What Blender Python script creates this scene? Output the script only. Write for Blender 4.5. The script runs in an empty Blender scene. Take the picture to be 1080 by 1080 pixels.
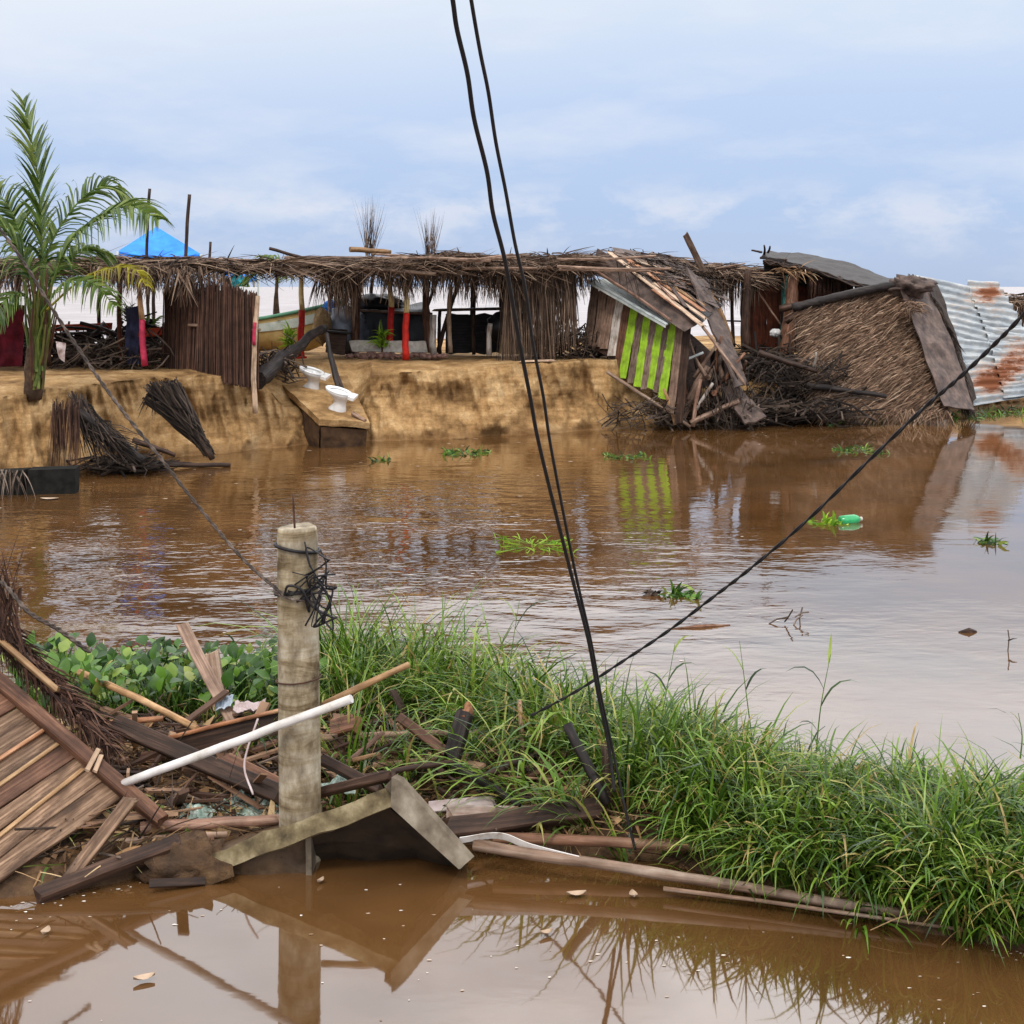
import bpy, math, random
from mathutils import Vector, Matrix, noise
random.seed(7)
R = random.uniform
C = bpy.context.scene.collection
F, CX, HY, CH = 1600.0, 540.0, 302.0, 3.0
UP = Vector((0, 0, 1))

# ---------------------------------------------------------------- placing
def P(x, y, Y):                       # point at depth Y
    return Vector(((x-CX)/F*Y, Y, CH-(y-HY)/F*Y))
def W(x, y, z=0.0):                   # point at height z
    Y = (CH-z)*F/(y-HY)
    return Vector(((x-CX)/F*Y, Y, z))
def plane(p, q, r):                   # point on a plane
    n = (q-p).cross(r-p).normalized(); c = Vector((0, 0, CH)); k = (p-c).dot(n)
    def f(x, y, off=0.0):
        d = Vector(((x-CX)/F, 1.0, -(y-HY)/F))
        v = c+d*(k/d.dot(n))
        return v - d.normalized()*off
    return f
def interp(kn, x):
    if x <= kn[0][0]: return kn[0][1]
    for (a, b), (c, d) in zip(kn, kn[1:]):
        if x <= c: return b+(d-b)*(x-a)/(c-a)
    return kn[-1][1]
def sm(a, b, x):
    t = min(1, max(0, (x-a)/(b-a))); return t*t*(3-2*t)
def fbm(x, y, z=0.0, o=4):
    return noise.fractal(Vector((x, y, z)), 1.0, 2.0, o)
def rdir(zs=1.0):
    return Vector((R(-1, 1), R(-1, 1), R(-1, 1)*zs)).normalized()

# ---------------------------------------------------------------- materials
def lin(r, g, b):
    f = lambda v: v/12.92 if v <= .04045 else ((v+.055)/1.055)**2.4
    return (f(r/255), f(g/255), f(b/255), 1)
def newmat(name, rough=.8, spec=.3):
    m = bpy.data.materials.new(name); m.use_nodes = True
    nt = m.node_tree; b = nt.nodes['Principled BSDF']
    b.inputs['Roughness'].default_value = rough
    b.inputs['Specular IOR Level'].default_value = spec
    return m, nt, b
def ramp(nt, cols, pos=None):
    r = nt.nodes.new('ShaderNodeValToRGB'); e = r.color_ramp.elements
    while len(e) < len(cols): e.new(.5)
    for i, c in enumerate(cols):
        e[i].position = pos[i] if pos else i/(len(cols)-1)
        e[i].color = c
    return r
def nz(nt, scale, vec=None, detail=5, rough=.6, dist=0):
    n = nt.nodes.new('ShaderNodeTexNoise'); n.inputs['Scale'].default_value = scale
    n.inputs['Detail'].default_value = detail; n.inputs['Roughness'].default_value = rough
    n.inputs['Distortion'].default_value = dist
    if vec: nt.links.new(vec, n.inputs['Vector'])
    return n
def coords(nt, scale=(1, 1, 1), kind='Object'):
    t = nt.nodes.new('ShaderNodeTexCoord'); m = nt.nodes.new('ShaderNodeMapping')
    m.inputs['Scale'].default_value = scale; nt.links.new(t.outputs[kind], m.inputs['Vector'])
    return m.outputs[0]
def mathn(nt, op, a, b=None, clamp=False):
    n = nt.nodes.new('ShaderNodeMath'); n.operation = op; n.use_clamp = clamp
    for i, v in enumerate((a, b)):
        if v is None: continue
        if isinstance(v, (int, float)): n.inputs[i].default_value = v
        else: nt.links.new(v, n.inputs[i])
    return n.outputs[0]
def mixc(nt, fac, a, b, mode='MIX'):
    n = nt.nodes.new('ShaderNodeMix'); n.data_type = 'RGBA'; n.blend_type = mode
    for i, v in ((0, fac), (6, a), (7, b)):
        if isinstance(v, (int, float, tuple)): n.inputs[i].default_value = v
        else: nt.links.new(v, n.inputs[i])
    return n.outputs[2]
def bump(nt, b, h, strength=.4, dist=.01):
    n = nt.nodes.new('ShaderNodeBump'); n.inputs['Strength'].default_value = strength
    n.inputs['Distance'].default_value = dist
    nt.links.new(h, n.inputs['Height']); nt.links.new(n.outputs[0], b.inputs['Normal'])
def vary(nt, col, lo=.7, hi=1.25, island=False):
    if island: v = nt.nodes.new('ShaderNodeNewGeometry').outputs['Random Per Island']
    else: v = nt.nodes.new('ShaderNodeObjectInfo').outputs['Random']
    m = nt.nodes.new('ShaderNodeMapRange'); nt.links.new(v, m.inputs[0])
    m.inputs[3].default_value = lo; m.inputs[4].default_value = hi
    n = nt.nodes.new('ShaderNodeVectorMath'); n.operation = 'SCALE'
    nt.links.new(col, n.inputs[0]); nt.links.new(m.outputs[0], n.inputs['Scale'])
    return n.outputs[0]
def wood(name, cols, rough=.6, sc=1.0, lo=.7, hi=1.25, island=False, stain=None):
    m, nt, b = newmat(name, rough, .25)
    v = coords(nt, (2.2*sc, 34*sc, 34*sc))
    n = nz(nt, 1.0, v, 6, .65, .6)
    r = ramp(nt, cols, [.28+.44*i/(len(cols)-1) for i in range(len(cols))])
    nt.links.new(n.outputs[0], r.inputs[0]); col = r.outputs[0]
    n2 = nz(nt, 5*sc, coords(nt), 4)
    r2 = ramp(nt, [(.35, .33, .3, 1), (1, 1, 1, 1)], [.32, .6]); nt.links.new(n2.outputs[0], r2.inputs[0])
    col = mixc(nt, .75, col, r2.outputs[0], 'MULTIPLY')
    if stain:
        n3 = nz(nt, 1, coords(nt, (3*sc, 11*sc, 11*sc)), 6, .65); r3 = ramp(nt, [(0, 0, 0, 1), (.85, .85, .85, 1)], [.52, .66])
        nt.links.new(n3.outputs[0], r3.inputs[0]); col = mixc(nt, r3.outputs[0], col, stain)
    nt.links.new(vary(nt, col, lo, hi, island), b.inputs['Base Color'])
    bump(nt, b, n.outputs[0], .6, .006)
    return m
def plain(name, cols, scale=8, rough=.8, bs=.3, bd=.01, pos=None, lo=.85, hi=1.1, spec=.3, detail=6):
    m, nt, b = newmat(name, rough, spec)
    n = nz(nt, scale, coords(nt), detail); r = ramp(nt, cols, pos or [.3+.4*i/(len(cols)-1) for i in range(len(cols))])
    nt.links.new(n.outputs[0], r.inputs[0])
    nt.links.new(vary(nt, r.outputs[0], lo, hi), b.inputs['Base Color'])
    if bs: bump(nt, b, n.outputs[0], bs, bd)
    return m
def strandmat(name, cols, rough=.7, trans=0.0, pos=None, spec=.25):
    m, nt, b = newmat(name, rough, spec)
    g = nt.nodes.new('ShaderNodeNewGeometry')
    r = ramp(nt, cols, pos); nt.links.new(g.outputs['Random Per Island'], r.inputs[0])
    n = nz(nt, 6, coords(nt), 3); r2 = ramp(nt, [(.6, .6, .6, 1), (1.15, 1.15, 1.15, 1)], [.35, .65])
    nt.links.new(n.outputs[0], r2.inputs[0])
    col = mixc(nt, .8, r.outputs[0], r2.outputs[0], 'MULTIPLY')
    nt.links.new(col, b.inputs['Base Color'])
    if trans:
        t = nt.nodes.new('ShaderNodeBsdfTranslucent'); nt.links.new(col, t.inputs[0])
        x = nt.nodes.new('ShaderNodeMixShader'); x.inputs[0].default_value = trans
        nt.links.new(b.outputs[0], x.inputs[1]); nt.links.new(t.outputs[0], x.inputs[2])
        nt.links.new(x.outputs[0], nt.nodes['Material Output'].inputs[0])
    return m

M = {}
M['grey_wood'] = wood('grey_wood', [lin(70, 52, 44), lin(125, 100, 84), lin(165, 140, 122)])
M['brown_wood'] = wood('brown_wood', [lin(46, 30, 22), lin(104, 70, 52), lin(152, 112, 88)])
M['plank_wood'] = wood('plank_wood', [lin(52, 36, 27), lin(108, 82, 62), lin(168, 138, 112)], stain=lin(46, 28, 17), lo=.6, hi=1.3)
M['dark_wood'] = wood('dark_wood', [lin(24, 16, 12), lin(58, 40, 30), lin(92, 68, 54)])
M['red_wood'] = wood('red_wood', [lin(52, 22, 12), lin(110, 52, 28), lin(150, 84, 50)])
M['tan_wood'] = wood('tan_wood', [lin(100, 70, 44), lin(158, 120, 82), lin(196, 162, 122)])
M['pale_wood'] = wood('pale_wood', [lin(120, 96, 80), lin(180, 152, 126), lin(215, 190, 165)])
M['orange_wood'] = wood('orange_wood', [lin(104, 62, 40), lin(168, 114, 78), lin(206, 160, 124)], stain=lin(80, 48, 32))
M['log_pale'] = wood('log_pale', [lin(88, 66, 52), lin(150, 122, 102), lin(190, 168, 150)], sc=.8)
M['log_brown'] = wood('log_brown', [lin(60, 38, 28), lin(118, 84, 64), lin(155, 122, 98)], sc=.8)
M['white_wood'] = wood('white_wood', [lin(130, 115, 105), lin(190, 180, 170), lin(220, 212, 205)], stain=lin(120, 95, 78))
M['green_wood'] = wood('green_wood', [lin(128, 164, 34), lin(152, 194, 44), lin(166, 205, 62)], stain=lin(128, 150, 56), lo=.9, hi=1.0)
M['teal_wood'] = wood('teal_wood', [lin(60, 120, 110), lin(95, 160, 150), lin(120, 180, 165)])
M['peel_wood'] = wood('peel_wood', [lin(66, 50, 42), lin(116, 94, 80), lin(170, 150, 134)], stain=lin(138, 120, 106))
M['pink_pole'] = wood('pink_pole', [lin(92, 62, 50), lin(146, 112, 94), lin(186, 156, 138)])
M['red_paint'] = plain('red_paint', [lin(150, 22, 14), lin(205, 40, 22)], 12, .6)
M['pink_paint'] = plain('pink_paint', [lin(130, 30, 50), lin(185, 50, 80)], 12, .6)
M['cream_paint'] = plain('cream_paint', [lin(190, 165, 110), lin(225, 205, 150)], 12, .6)
M['white'] = plain('white_ceramic', [lin(205, 203, 200), lin(232, 231, 230)], 9, .25, .1, .002, spec=.5)
M['pvc'] = plain('white_plastic_pipe', [lin(140, 120, 98), lin(206, 200, 192), lin(232, 226, 222)], 5, .4, .05, .002, [.3, .42, .6])
M['whitewash'] = plain('whitewash', [lin(165, 155, 140), lin(215, 208, 198)], 9, .8)
M['tarpaper'] = plain('tarpaper', [lin(50, 41, 38), lin(84, 69, 62), lin(112, 93, 84)], 5, .65, .5, .02)
M['black_tarp'] = plain('black_tarp', [lin(22, 22, 25), lin(46, 46, 50)], 4, .4, .5, .03)
M['grey_tarp'] = plain('grey_tarp', [lin(70, 74, 84), lin(120, 126, 138), lin(150, 156, 168)], 3, .5, .5, .03)
M['blue_tarp'] = plain('blue_tarp', [lin(22, 110, 215), lin(45, 145, 240)], 3, .5, .3, .02)
M['teal_tarp'] = plain('teal_tarp', [lin(20, 110, 120), lin(40, 150, 160)], 3, .5, .3, .02)
M['cable'] = plain('black_cable', [lin(22, 20, 22), lin(42, 38, 40)], 30, .5, .1, .002)
M['rope'] = plain('frayed_cable', [lin(40, 32, 28), lin(92, 78, 70), lin(150, 138, 128)], 30, .7, .4, .004)
M['frayed'] = plain('frayed_dark_cable', [lin(30, 25, 22), lin(66, 55, 48), lin(120, 106, 96)], 18, .7, .4, .004)
M['rust_steel'] = plain('rust_steel', [lin(40, 28, 24), lin(92, 58, 40)], 20, .7)
M['metal_sheet'] = plain('pale_metal_sheet', [lin(120, 130, 126), lin(186, 192, 188), lin(205, 208, 205)], 2.5, .42, .1, .003)
M['orange_paint'] = plain('orange_paint', [lin(170, 52, 24), lin(222, 84, 44)], 6, .6)
M['boat_cream'] = plain('boat_cream', [lin(165, 138, 82), lin(205, 182, 128)], 4, .5, .1)
M['boat_white'] = plain('boat_white', [lin(160, 175, 165), lin(205, 212, 205)], 4, .5, .1)
M['boat_green'] = plain('boat_green', [lin(60, 110, 88), lin(92, 140, 112)], 4, .5, .1)
M['maroon'] = plain('maroon_cloth', [lin(60, 14, 22), lin(115, 26, 42)], 5, .9)
M['navy'] = plain('navy_cloth', [lin(26, 28, 48), lin(52, 54, 82)], 5, .9)
M['rag'] = plain('dirty_rag', [lin(150, 130, 125), lin(205, 190, 190)], 7, .9)
M['bluerag'] = plain('blue_rag', [lin(110, 130, 150), lin(190, 198, 205)], 7, .8)
M['plastic'] = plain('crumpled_plastic', [lin(70, 96, 84), lin(150, 170, 156), lin(205, 212, 200)], 14, .3, .8, .02, spec=.5)
M['pinkplank'] = wood('pink_plank', [lin(128, 98, 82), lin(186, 162, 148), lin(218, 204, 194)], stain=lin(140, 104, 84))
M['black_rubber'] = plain('black_block', [lin(18, 18, 17), lin(38, 37, 34)], 7, .95, spec=.1)
M['rock'] = plain('rock', [lin(90, 64, 58), lin(150, 118, 106)], 7, .9)
M['burlap'] = plain('burlap', [lin(120, 96, 66), lin(165, 138, 100)], 14, .9)
M['leaf_float'] = plain('dry_leaf', [lin(150, 126, 102), lin(200, 178, 156)], 9, .6)
M['charred'] = wood('charred_wood', [lin(16, 14, 14), lin(40, 34, 32), lin(70, 60, 56)])
M['thatch'] = strandmat('grey_thatch', [lin(38, 29, 24), lin(84, 66, 54), lin(122, 100, 84), lin(156, 132, 110)], .8)
M['thatch_tan'] = strandmat('tan_thatch', [lin(52, 32, 20), lin(108, 76, 52), lin(150, 118, 86), lin(190, 160, 126)], .8)
M['thatch_dark'] = strandmat('dark_thatch', [lin(20, 16, 14), lin(50, 40, 34), lin(88, 74, 64)], .8)
M['straw_mat'] = strandmat('fallen_thatch', [lin(74, 54, 42), lin(112, 86, 68), lin(138, 110, 88), lin(178, 152, 128)], .8)
M['reed'] = strandmat('reed_brown', [lin(34, 22, 18), lin(72, 48, 38), lin(112, 82, 66)], .8)
M['bark'] = plain('palm_bark', [lin(46, 34, 26), lin(98, 76, 58)], 12, .9)
M['frond'] = strandmat('palm_leaf', [lin(48, 74, 26), lin(92, 118, 46), lin(136, 150, 78)], .45, .35, spec=.4)
M['frond_yellow'] = strandmat('yellow_palm_leaf', [lin(120, 112, 30), lin(170, 160, 50), lin(110, 90, 50)], .5, .25)
M['stalk'] = strandmat('palm_stalk', [lin(58, 78, 30), lin(110, 120, 54), lin(92, 58, 38), lin(70, 44, 32)], .5)
M['grass'] = strandmat('grass_green', [lin(32, 56, 16), lin(66, 98, 28), lin(100, 136, 40), lin(138, 166, 62), lin(162, 174, 82), lin(176, 150, 92)], .34, .36, [0, .25, .55, .8, .9, .97], .5)
M['hyacinth'] = strandmat('hyacinth_leaf', [lin(28, 56, 18), lin(58, 94, 28), lin(98, 138, 46), lin(150, 160, 76)], .35, .25, [0, .4, .8, 1], .45)
M['shrub'] = strandmat('shrub_leaf', [lin(70, 110, 20), lin(130, 170, 40), lin(160, 190, 60)], .5, .3)
M['litter'] = strandmat('leaf_litter', [lin(50, 36, 26), lin(108, 80, 54), lin(156, 120, 84), lin(196, 168, 126), lin(100, 116, 50)], .8, 0, [0, .35, .65, .9, 1])
M['twig'] = strandmat('twig_grey', [lin(34, 26, 22), lin(76, 62, 52), lin(120, 104, 92)], .8)
M['scum'] = strandmat('water_scum', [lin(150, 120, 90), lin(205, 190, 172), lin(225, 218, 210)], .6)

# ---------------------------------------------------------------- meshes
class MB:
    def __init__(s): s.v = []; s.f = []; s.mi = []; s.m = 0
    def face(s, *ids): s.f.append(ids); s.mi.append(s.m)
    def quad(s, a, b, c, d):
        i = len(s.v); s.v += [a, b, c, d]; s.face(i, i+1, i+2, i+3)
    def tri(s, a, b, c):
        i = len(s.v); s.v += [a, b, c]; s.face(i, i+1, i+2)
    def ring_loft(s, rings, cap=True, close=True):
        b = len(s.v); n = len(rings[0])
        for r in rings: s.v += list(r)
        for k in range(len(rings)-1):
            for j in range(n if close else n-1):
                j2 = (j+1) % n
                s.face(b+k*n+j, b+k*n+j2, b+(k+1)*n+j2, b+(k+1)*n+j)
        if cap:
            s.face(*[b+j for j in range(n)][::-1]); e = b+(len(rings)-1)*n
            s.face(*[e+j for j in range(n)])
    def tube(s, pts, r, n=8, cap=True, jit=0.0):
        rr = r if isinstance(r, (list, tuple)) else [r]*len(pts)
        rings = []; u = None
        for i, p in enumerate(pts):
            t = (pts[min(i+1, len(pts)-1)]-pts[max(i-1, 0)])
            t = t.normalized() if t.length > 1e-9 else Vector((0, 0, 1))
            if u is None:
                u = t.orthogonal().normalized()
            u = (u-t*u.dot(t)); u = u.normalized() if u.length > 1e-6 else t.orthogonal().normalized()
            w = t.cross(u)
            rings.append([p+(u*math.cos(2*math.pi*j/n)+w*math.sin(2*math.pi*j/n))*rr[i]*(1+R(-jit, jit)) for j in range(n)])
        s.ring_loft(rings, cap)
    def grid(s, rows):
        b = len(s.v); n = len(rows[0])
        for r in rows: s.v += list(r)
        for k in range(len(rows)-1):
            for j in range(n-1):
                s.face(b+k*n+j, b+k*n+j+1, b+(k+1)*n+j+1, b+(k+1)*n+j)
    def ribbon(s, pts, ws, side):
        b = len(s.v)
        for p, w in zip(pts, ws): s.v += [p-side*w*.5, p+side*w*.5]
        for k in range(len(pts)-1):
            s.face(b+2*k, b+2*k+1, b+2*k+3, b+2*k+2)
    def strand(s, p, d, L, w, droop=.3, seg=3, side=None, tip=.15):
        d = d.normalized(); side = side or d.cross(rdir()); 
        if side.length < 1e-4: side = d.orthogonal()
        side = side.normalized()
        pts = [p.copy()]; q = p.copy(); dd = d.copy()
        for k in range(seg):
            q = q+dd*(L/seg); pts.append(q.copy())
            dd = (dd+Vector((0, 0, -droop/seg*2))).normalized()
        ws = [w*(1-(1-tip)*(k/seg)**1.5) for k in range(seg+1)]
        s.ribbon(pts, ws, side)
    def box(s, o, x, y, z):           # origin corner and three edge vectors
        i = len(s.v)
        s.v += [o, o+x, o+x+y, o+y, o+z, o+x+z, o+x+y+z, o+y+z]
        for q in ((0, 3, 2, 1), (4, 5, 6, 7), (0, 1, 5, 4), (1, 2, 6, 5), (2, 3, 7, 6), (3, 0, 4, 7)):
            s.face(*[i+k for k in q])
    def build(s, name, mats, parent=None, loc=None, smooth=False):
        me = bpy.data.meshes.new(name)
        if parent: base = parent.location
        else: base = loc if loc is not None else lowest(s.v)
        me.from_pydata([tuple(v-base) for v in s.v], [], s.f)
        if not isinstance(mats, (list, tuple)): mats = [mats]
        for m in mats: me.materials.append(M[m] if isinstance(m, str) else m)
        if len(mats) > 1: me.polygons.foreach_set('material_index', s.mi)
        if smooth: me.polygons.foreach_set('use_smooth', [True]*len(me.polygons))
        me.update()
        o = bpy.data.objects.new(name, me); C.objects.link(o)
        if parent: o.parent = parent
        else: o.location = base
        return o
def lowest(vs):
    zc = min(v.z for v in vs); n = len(vs)
    return Vector((sum(v.x for v in vs)/n, sum(v.y for v in vs)/n, zc))
def tag(o, label, cat, group=None, kind=None):
    o['label'] = label; o['category'] = cat
    if group: o['group'] = group
    if kind: o['kind'] = kind
    return o
def struct(o): o['kind'] = 'structure'; return o
def thing(name, label, cat, loc, group=None):
    o = bpy.data.objects.new(name, None); C.objects.link(o); o.location = loc
    o.empty_display_size = .2
    return tag(o, label, cat, group)
def frame_obj(name, me, a, xdir, zdir, parent):
    X = xdir.normalized(); Y = zdir.cross(X).normalized(); Z = X.cross(Y)
    o = bpy.data.objects.new(name, me); C.objects.link(o)
    mw = Matrix((( X.x, Y.x, Z.x, a.x), (X.y, Y.y, Z.y, a.y), (X.z, Y.z, Z.z, a.z), (0, 0, 0, 1)))
    if parent:
        o.parent = parent; mw = Matrix.Translation(-parent.location) @ mw
    o.matrix_basis = mw
    return o
def board(name, a, b, w, t, mat, up=None, parent=None, jag=.8, bend=.0, tipmat=None):
    """sawn board from a to b, w wide (local Y), t thick along 'up'"""
    L = (b-a).length; up = up or UP
    if abs((b-a).normalized().dot(up)) > .97: up = Vector((0, -1, 0.1))
    mb = MB(); n = max(4, int(L/.12)); n = min(n, 16); rings = []
    bv = min(w, t)*.12
    j0 = [R(-jag, jag)*w*.5 for _ in range(8)]; j1 = [R(-jag, jag)*w*.5 for _ in range(8)]
    sec = [(-1, -1, 1, 0), (-1, -1, 0, 1), (-1, 1, 0, -1), (-1, 1, 1, 0), (1, 1, -1, 0), (1, 1, 0, -1), (1, -1, 0, 1), (1, -1, -1, 0)]
    ph = R(0, 99)
    for k in range(n+1):
        f = k/n; x = L*f; off = bend*L*math.sin(math.pi*f)
        ww = w*(1+.10*noise.noise(Vector((ph+x*3, 0, 0)))); tt = t*(1+.14*noise.noise(Vector((ph, x*4, 3))))
        oy = .12*w*noise.noise(Vector((ph, 7, x*2)))
        ring = []
        for j, (sy, sz, ey, ez) in enumerate(sec):
            xx = x + (j0[j] if k == 0 else 0) + (j1[j] if k == n else 0)
            ring.append(Vector((xx, sy*ww/2+ey*bv+oy, sz*tt/2+ez*bv+off)))
        rings.append(ring)
    mb.ring_loft(rings)
    me = bpy.data.meshes.new(name); me.from_pydata([tuple(v) for v in mb.v], [], mb.f)
    me.materials.append(M[mat]); 
    return frame_obj(name, me, a, b-a, up, parent)
def log(name, a, b, r0, r1, mat, parent=None, bend=.02, n=9, knots=.08, extra=None):
    L = (b-a).length; k = max(5, min(18, int(L/.15))); ph = R(0, 99); pts = []; rr = []
    for i in range(k+1):
        f = i/k
        pts.append(Vector((L*f, bend*L*math.sin(math.pi*f)+.3*r0*noise.noise(Vector((ph, f*5, 0))), .3*r0*noise.noise(Vector((0, f*5, ph))))))
        rr.append((r0+(r1-r0)*f)*(1+knots*noise.noise(Vector((f*L*6, ph, 0)))))
    mb = MB(); mb.tube(pts, rr, n, True, .04)
    me = bpy.data.meshes.new(name); me.from_pydata([tuple(v) for v in mb.v], [], mb.f)
    me.materials.append(M[mat])
    me.polygons.foreach_set('use_smooth', [len(p.vertices) == 4 for p in me.polygons])
    z = Vector((0, -1, .2)) if abs((b-a).normalized().z) > .9 else UP
    return frame_obj(name, me, a, b-a, z, parent)
def bez(pts, n=24):                    # Catmull-Rom through points
    out = []; q = [pts[0]*2-pts[1]]+list(pts)+[pts[-1]*2-pts[-2]]
    for i in range(1, len(q)-2):
        for k in range(n):
            t = k/n; a, b, c, d = q[i-1], q[i], q[i+1], q[i+2]
            out.append(.5*((2*b)+(c-a)*t+(2*a-5*b+4*c-d)*t*t+(3*b-3*c+d-a)*t**3))
    out.append(pts[-1].copy()); return out
def sheet(mb, a, b, c, d, nu=10, nv=10, amp=.03, sc=2.0, thick=.0):
    """bent sheet a-b (top) c-d (bottom: d below a), with noise; two sides when thick"""
    nrm = (b-a).cross(d-a).normalized(); ph = R(0, 50)
    def rows(off):
        out = []
        for i in range(nv+1):
            v = i/nv; row = []
            for j in range(nu+1):
                u = j/nu; p = (a*(1-u)+b*u)*(1-v)+(d*(1-u)+c*u)*v
                row.append(p+nrm*(amp*fbm(p.x*sc+ph, p.y*sc, p.z*sc)+off))
            out.append(row)
        return out
    r0 = rows(0)
    if not thick: mb.grid(r0); return
    r1 = rows(thick); mb.grid(r0); mb.grid([x[::-1] for x in r1])
    mb.grid([r0[0], r1[0]]); mb.grid([r1[-1], r0[-1]])
    mb.grid([[r[0] for r in r1], [r[0] for r in r0]]); mb.grid([[r[-1] for r in r0], [r[-1] for r in r1]])
def mound(mb, c, rx, ry, rz, n=12, amp=.25, sc=3.0):
    rings = []; ph = R(0, 50)
    for i in range(1, n):
        th = math.pi*i/n; ring = []
        for j in range(2*n):
            fi = math.pi*j/n
            d = Vector((math.sin(th)*math.cos(fi), math.sin(th)*math.sin(fi), math.cos(th)))
            k = 1+amp*fbm(d.x*sc+ph, d.y*sc, d.z*sc)
            ring.append(c+Vector((d.x*rx, d.y*ry, d.z*rz))*k)
        rings.append(ring)
    mb.ring_loft(rings)

# ---------------------------------------------------------------- camera, light, sky
sc = bpy.context.scene
cam = bpy.data.cameras.new('camera'); co = bpy.data.objects.new('camera', cam); C.objects.link(co)
co.location = (0, 0, CH); co.rotation_euler = (math.radians(90), 0, 0)
cam.sensor_width = 36; cam.lens = F/1080*36; cam.shift_y = -(540-HY)/1080
cam.clip_start = .1; cam.clip_end = 20000; sc.camera = co
sc.render.resolution_x = sc.render.resolution_y = 1024
SUN_EL, SUN_AZ = math.radians(52), math.radians(205)      # behind the camera, to the left
sl = bpy.data.lights.new('sun', 'SUN'); sl.energy = 1.7; sl.angle = math.radians(12); sl.color = (1, .95, .88)
so = bpy.data.objects.new('sun', sl); C.objects.link(so)
sd = Vector((math.sin(SUN_AZ)*math.cos(SUN_EL), math.cos(SUN_AZ)*math.cos(SUN_EL), math.sin(SUN_EL)))
so.rotation_euler = sd.to_track_quat('Z', 'Y').to_euler(); so.location = (0, 0, 30)
w = bpy.data.worlds.new('World'); sc.world = w; w.use_nodes = True; nt = w.node_tree
bg = nt.nodes['Background']; bg.inputs[1].default_value = .1
sky = nt.nodes.new('ShaderNodeTexSky'); sky.sky_type = 'NISHITA'; sky.sun_disc = False
sky.sun_elevation = SUN_EL; sky.sun_rotation = SUN_AZ
tc = nt.nodes.new('ShaderNodeTexCoord'); sx = nt.nodes.new('ShaderNodeSeparateXYZ'); nt.links.new(tc.outputs['Generated'], sx.inputs[0])
S = 10.0
def sk(r, g, b): return (r*S, g*S, b*S, 1)
zr = nt.nodes.new('ShaderNodeMapRange'); nt.links.new(sx.outputs[2], zr.inputs[0]); zr.inputs[1].default_value = 0; zr.inputs[2].default_value = 1
over = ramp(nt, [sk(.47, .58, .80), sk(.46, .60, .87), sk(.54, .67, .92), sk(.74, .83, .96), sk(1.75, 1.8, 1.86), sk(2.5, 2.5, 2.55)], [0, .05, .12, .19, .27, .42])
nt.links.new(zr.outputs[0], over.inputs[0])
mp = nt.nodes.new('ShaderNodeMapping'); mp.inputs['Scale'].default_value = (4, 4, 14); nt.links.new(tc.outputs['Generated'], mp.inputs[0])
cn = nz(nt, 1.0, mp.outputs[0], 7, .58); cr = ramp(nt, [(0, 0, 0, 1), (1, 1, 1, 1)], [.5, .72]); nt.links.new(cn.outputs[0], cr.inputs[0])
clouds = mixc(nt, mathn(nt, 'MULTIPLY', cr.outputs[0], .65), over.outputs[0], sk(.86, .88, .95))
# low broken cloud band
mp2 = nt.nodes.new('ShaderNodeMapping'); mp2.inputs['Scale'].default_value = (11, 11, 24); mp2.inputs['Location'].default_value = (3.1, 0, .4); nt.links.new(tc.outputs['Generated'], mp2.inputs[0])
cn2 = nz(nt, 1.3, mp2.outputs[0], 7, .6); cr2 = ramp(nt, [(0, 0, 0, 1), (1, 1, 1, 1)], [.46, .62]); nt.links.new(cn2.outputs[0], cr2.inputs[0])
band = ramp(nt, [(0, 0, 0, 1), (.4, .4, .4, 1), (1, 1, 1, 1), (0, 0, 0, 1)], [0, .02, .05, .075]); nt.links.new(zr.outputs[0], band.inputs[0])
clouds = mixc(nt, mathn(nt, 'MULTIPLY', mathn(nt, 'MULTIPLY', cr2.outputs[0], band.outputs[0]), .6), clouds, sk(.84, .85, .93))
# brighter towards the upper left
lf = nt.nodes.new('ShaderNodeMapRange'); nt.links.new(sx.outputs[0], lf.inputs[0]); lf.inputs[1].default_value = .1; lf.inputs[2].default_value = -.35
hi = nt.nodes.new('ShaderNodeMapRange'); nt.links.new(sx.outputs[2], hi.inputs[0]); hi.inputs[1].default_value = .08; hi.inputs[2].default_value = .2
clouds = mixc(nt, mathn(nt, 'MULTIPLY', mathn(nt, 'MULTIPLY', lf.outputs[0], hi.outputs[0]), .7), clouds, sk(.95, .96, 1.0))
nt.links.new(mixc(nt, .9, sky.outputs[0], clouds), bg.inputs[0])
sc.view_settings.view_transform = 'Standard'; sc.view_settings.look = 'None'; sc.view_settings.exposure = .04; sc.view_settings.gamma = 1

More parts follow.
